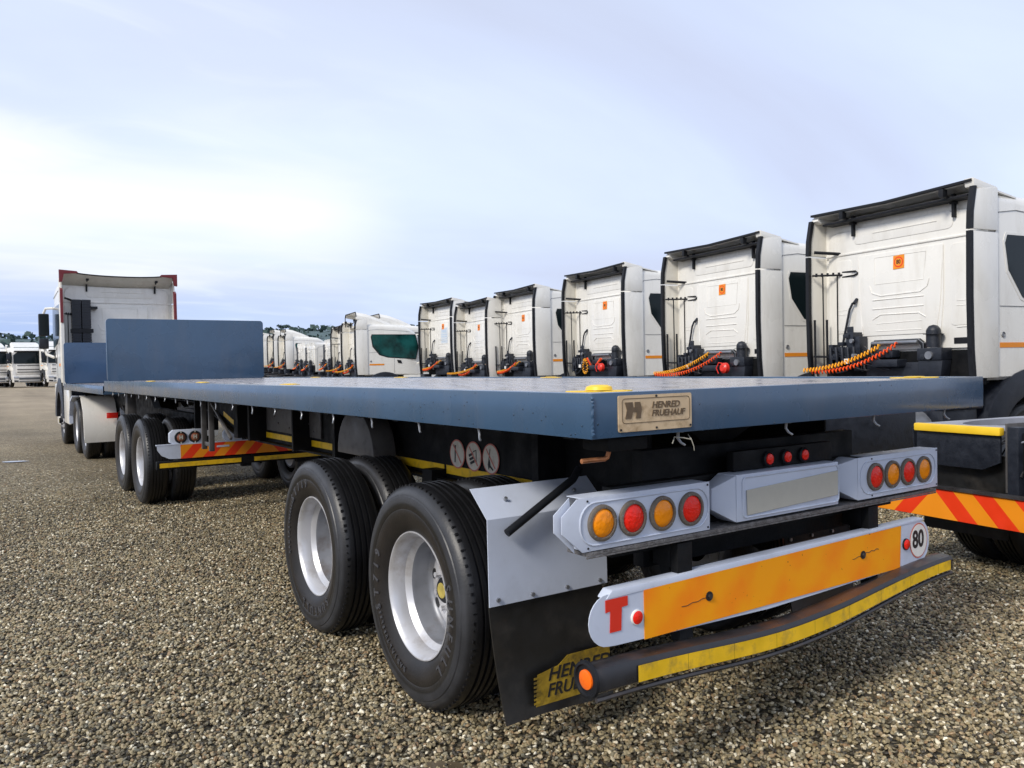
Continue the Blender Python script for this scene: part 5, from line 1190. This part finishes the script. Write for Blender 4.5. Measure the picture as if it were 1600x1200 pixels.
def hose_pair(t, p0=(-.16, .19, 1.77), p1=(-1.0, .32, 1.48), p2=(-.16, -.10, 1.79), p3=(-1.02, .27, 1.46), both=(True, True), cols=(None, None), turns=34, sag=.03):
    if both[0]: coil(p0, p1, sag, int(turns*.62), .027, .0085).build('air_hose', cols[0] or hosey, t, smooth=True)['label'] = 'coiled yellow air hose'
    if both[1]:
        a = coil(p2, p3, sag*1.5, int(turns*.62), .027, .0085).build('air_hose', cols[1] or hoser, t, smooth=True); a['label'] = 'coiled orange air hose'
def hose_set(t, mode):
    if mode == 'A': hose_pair(t, (-.17, .17, 1.78), (-.75, .95, 1.47), (-.17, -.10, 1.80), (-.65, .90, 1.45), sag=.075, turns=40)
    if mode == 'B': hose_pair(t, (-.17, .17, 1.80), (-.55, 1.25, 1.47), (-.17, -.15, 1.80), (-.60, 1.15, 1.45), sag=.09, turns=44); red_cap(t, -.38)
    if mode == 'C':
        m = MB(); pts = []
        for i in range(220): a = i*.42; pts.append((-.30+.020*math.cos(a), .36+(.085+.020*math.sin(a))*math.cos(i*.0286*1), 1.58+(.15+.020*math.sin(a))*math.sin(i*.0286)))
        m.tube(pts, .008, 5); m.build('air_hose', hosey, t, smooth=True)['label'] = 'yellow air hose wound into a ring'
        coil((-.2, .42, 1.75), (-.22, .2, 1.5), -.02, 14, .024, .008).build('air_hose', hoser, t, smooth=True); coil((-.18, .14, 1.55), (-.18, -.12, 1.74), 0, 12, .024, .008).build('air_hose', hoser, t, smooth=True); red_cap(t, -.30)
    if mode == 'D': hose_pair(t, (-.17, -.05, 1.72), (-.3, 1.1, 1.46), (-.2, .1, 1.70), (-.35, .95, 1.44), sag=.05, turns=36)
    if mode == 'E': hose_pair(t, (-.17, -.1, 1.70), (-.6, 1.3, 1.48), (-.2, -.1, 1.74), (-.35, .95, 1.44), sag=.07, turns=36)
def red_cap(t, y):
    m = MB(); m.lathe([(-.0, .0), (.0, .05), (.03, .085), (.09, .09), (.12, .05), (.12, 0)], 20, Matrix.Translation((-.36, y, 1.55))); m.build('red_coupling', redcap, t, smooth=True)
    m = MB(); m.tube([(-.36, y+.08, 1.46), (-.38, y+.11, 1.55), (-.37, y+.06, 1.64), (-.36, y, 1.63), (-.37, y-.05, 1.58)], .009, 6); m.build('coupling_lead', redcap, t, smooth=True)

protoH = build_tractor('high', 'largest white tractor at right, its orange 80 sticker clearly readable on the rear wall', 2)
row = [
 ('Z', 8.30, -.40, 8.5, 1.0, None, 'tractor with cab out of the picture, only yellow edged wheel guard and chevron board showing'),
 ('B', 8.797, 7.217, 8.2, .975, 'B', 'second largest white tractor, with draped yellow and orange hoses and a red coupling'),
 ('C', 9.897, 11.517, 8, 1.0, 'C', 'white tractor with its yellow hose wound in an upright ring beside a red coupling'),
 ('D', 10.70, 15.767, 8, 1.0, 'D', 'white tractor just left of the one whose yellow hose is wound in a ring'),
 ('E', 10.807, 18.163, 8.5, .965, 'E', 'white tractor with orange sticker, immediately right of the one with a pale blue print'),
 ('F', 12.055, 22.559, 4, 1.065, 'D', 'white tractor with a pale blue print below the orange sticker on its rear wall'),
 ('skipL', 15.15, 48.48, 8.5, 1.03, None, 'far white tractor with tall side fins, third rear wall right of the blue headboard'),
 ('skipM', 15.82, 52.86, 8.5, 1.06, None, 'far white tractor with tall side fins, second rear wall right of the blue headboard'),
 ('N', 16.42, 57.27, 8.5, 1.06, None, 'farthest white tractor with tall side fins, half hidden by the edge of the blue headboard'),
 ('H', 13.30, 34.66, 8.5, .98, 'E', 'white tractor with dark fin edges, directly left of the one showing its whole side window'),
]
copies = {}
later = [r_ for r_ in row if r_[0].startswith('skip')]; row = [r_ for r_ in row if not r_[0].startswith('skip')]
for key, x, y, th, sc, hs, lab in row:
    c = tree_copy(protoH); c['label'] = lab; place(c, x, y, th, sc); copies[key] = c
place(protoH, 8.507, 3.963, 8.5)
hose_set(protoH, 'A')
for key, x, y, th, sc, hs, lab in row:
    vr = random.Random(key)
    for ch in copies[key].children:
        nm = ch.name.split('.')[0]
        if nm == 'speed_sticker': ch.location = (0, vr.uniform(-.05, .05), vr.uniform(-.04, .03)); ch.rotation_euler = (R(vr.uniform(-2, 2)), 0, 0)
        if nm in ('vent_pipe', 'valve_cluster', 'filler_pot'): ch.location = (0, vr.uniform(-.03, .03), vr.uniform(-.05, .03))
    if hs: hose_set(copies[key], hs)
    else: hose_set(copies[key], 'D')
# the nearest unseen-cab tractor carries the chevron board
z_ = copies['Z']; q = part('chevron_board', z_); Y_ = -4.25
m = MB(); m.box(Y_, Y_+.02, -1.24, 1.98, .42, .64); m.build('board', blackp, q)
m = MB(); m.box(Y_-.02, Y_+.05, -1.25, 1.99, .64, .658); m.build('board_top_lip', grease, q)
oo = chevrons(q, -1.235, 1.975, .423, .638, Y_-.001, .15, .98, axis='y'); oo[0].build('red_stripes', redr, q); oo[1].build('amber_stripes', orange2, q)
# pale print on F's wall
m = MB(); m.mi(0).box(-.044, -.041, -.35, .15, 2.30, 2.80); m.mi(1)
for k in range(4): m.box(-.048, -.0455, -.30, .10, 2.36+k*.07, 2.385+k*.07)
m.prism([(.05, 2.66), (-.25, 2.64), (-.22, 2.76), (.02, 2.74)], -.048, -.0455, 'x'); m.build('wall_print', [lgrey2 := mat('pale_grey_print', (.6, .66, .72), .5), bluesh], copies['F'])
g1 = build_tractor('low', 'white tractor showing its whole side, green tinted side window and steep roof fairing', 1, opts=('green', 'seal')); place(g1, 11.14, 28.03, 10); hose_set(g1, 'E')
g2 = tree_copy(g1); g2['label'] = 'white tractor hidden behind the green windowed one, only its roof fairing rising above'; place(g2, 13.6, 31.3, 8.5, 1.04)
for key, x, y, th, sc, hs, lab in later: c = tree_copy(g1); c['label'] = lab; place(c, x, y, th, sc)
d1 = build_tractor('day', 'nearest of three low roofed short cab tractors, right beside the dark finned cabs', 1, sticker=False); place(d1, 13.874, 37.97, 8.5, 1.02); hose_set(d1, 'D')
d2 = tree_copy(d1); d2['label'] = 'middle one of the three low roofed short cab tractors beyond the deck'; place(d2, 14.034, 41.2, 8.5, .98)
d3 = tree_copy(d1); d3['label'] = 'farthest of the three low roofed short cab tractors, next to the tall finned cabs'; place(d3, 14.922, 45.2, 8.5, 1.0)
for d in (d1, d2, d3):
    m = MB(); m.box(-.06, .10, .92, 1.24, 1.4, 2.75); m.build('air_intake_stack', plast, d, bevel=.02)
# towing tractor
tt = build_tractor('high', 'white tractor coupled to the blue trailers, with maroon edged roof fins and ribbed dark intake', 2, edge=maroon, group=None, sticker=False, opts=('whiteguards', 'scoop'))
del_ = [o for o in tt.children if o.name.split('.')[0] in ('grab_rails',)]
tt.location = (1.33, 18.72, gz(1.33, 18.7)); tt.rotation_euler = (0, 0, R(90)); tt.scale = (1, .955, 1.055); tt.location.x = 1.27
q = part('intake_bellows', tt, (-.14, .82, 0)); 
m = MB()
for k in range(22): m.box(-.10, .10, -.20, -.01, 1.9+k*.056, 1.945+k*.056); m.box(-.10, .10, .01, .20, 1.9+k*.056, 1.945+k*.056)
m.box(-.08, .08, -.18, -.02, 1.9, 3.1); m.box(-.08, .08, .02, .18, 1.9, 3.1); m.build('bellows', plast, q)
m = MB(); m.box(-.12, .12, -.24, .22, 2.42, 2.50); m.box(-.12, .12, -.34, -.2, 2.93, 2.98); m.build('bellows_clamp', rubber, q)
# trucks facing the camera at the far left of the yard
w1 = build_tractor('low', 'white truck parked facing the camera, fully seen at the left edge of the yard', 1, group='white trucks parked facing the camera at far left', hoses=False, sticker=False, opts=('front', 'seal'))
w2 = tree_copy(w1); w2['label'] = 'white truck facing the camera, partly hidden behind the mirror and cab of the towing tractor'
w3 = tree_copy(w1); w3['label'] = 'white truck facing the camera, cut off by the left edge of the picture'
for c, u, D, rz in ((w1, 38, 70, -95), (w2, 92, 69, -95), (w3, -19, 70, -95)):
    x, y = bear(u, D/math.cos(math.atan((u-800)/1264.6))); x, y = x-2.2*math.cos(R(rz)), y-2.2*math.sin(R(rz)); c.location = (x, y, gz(x, y)+.06); c.rotation_euler = (0, 0, R(rz+12)); c.scale = (1.0, 1.12, 1.04)

for o in ALLP: bpy.data.objects.remove(o)
bpy.data.objects.remove(proto)
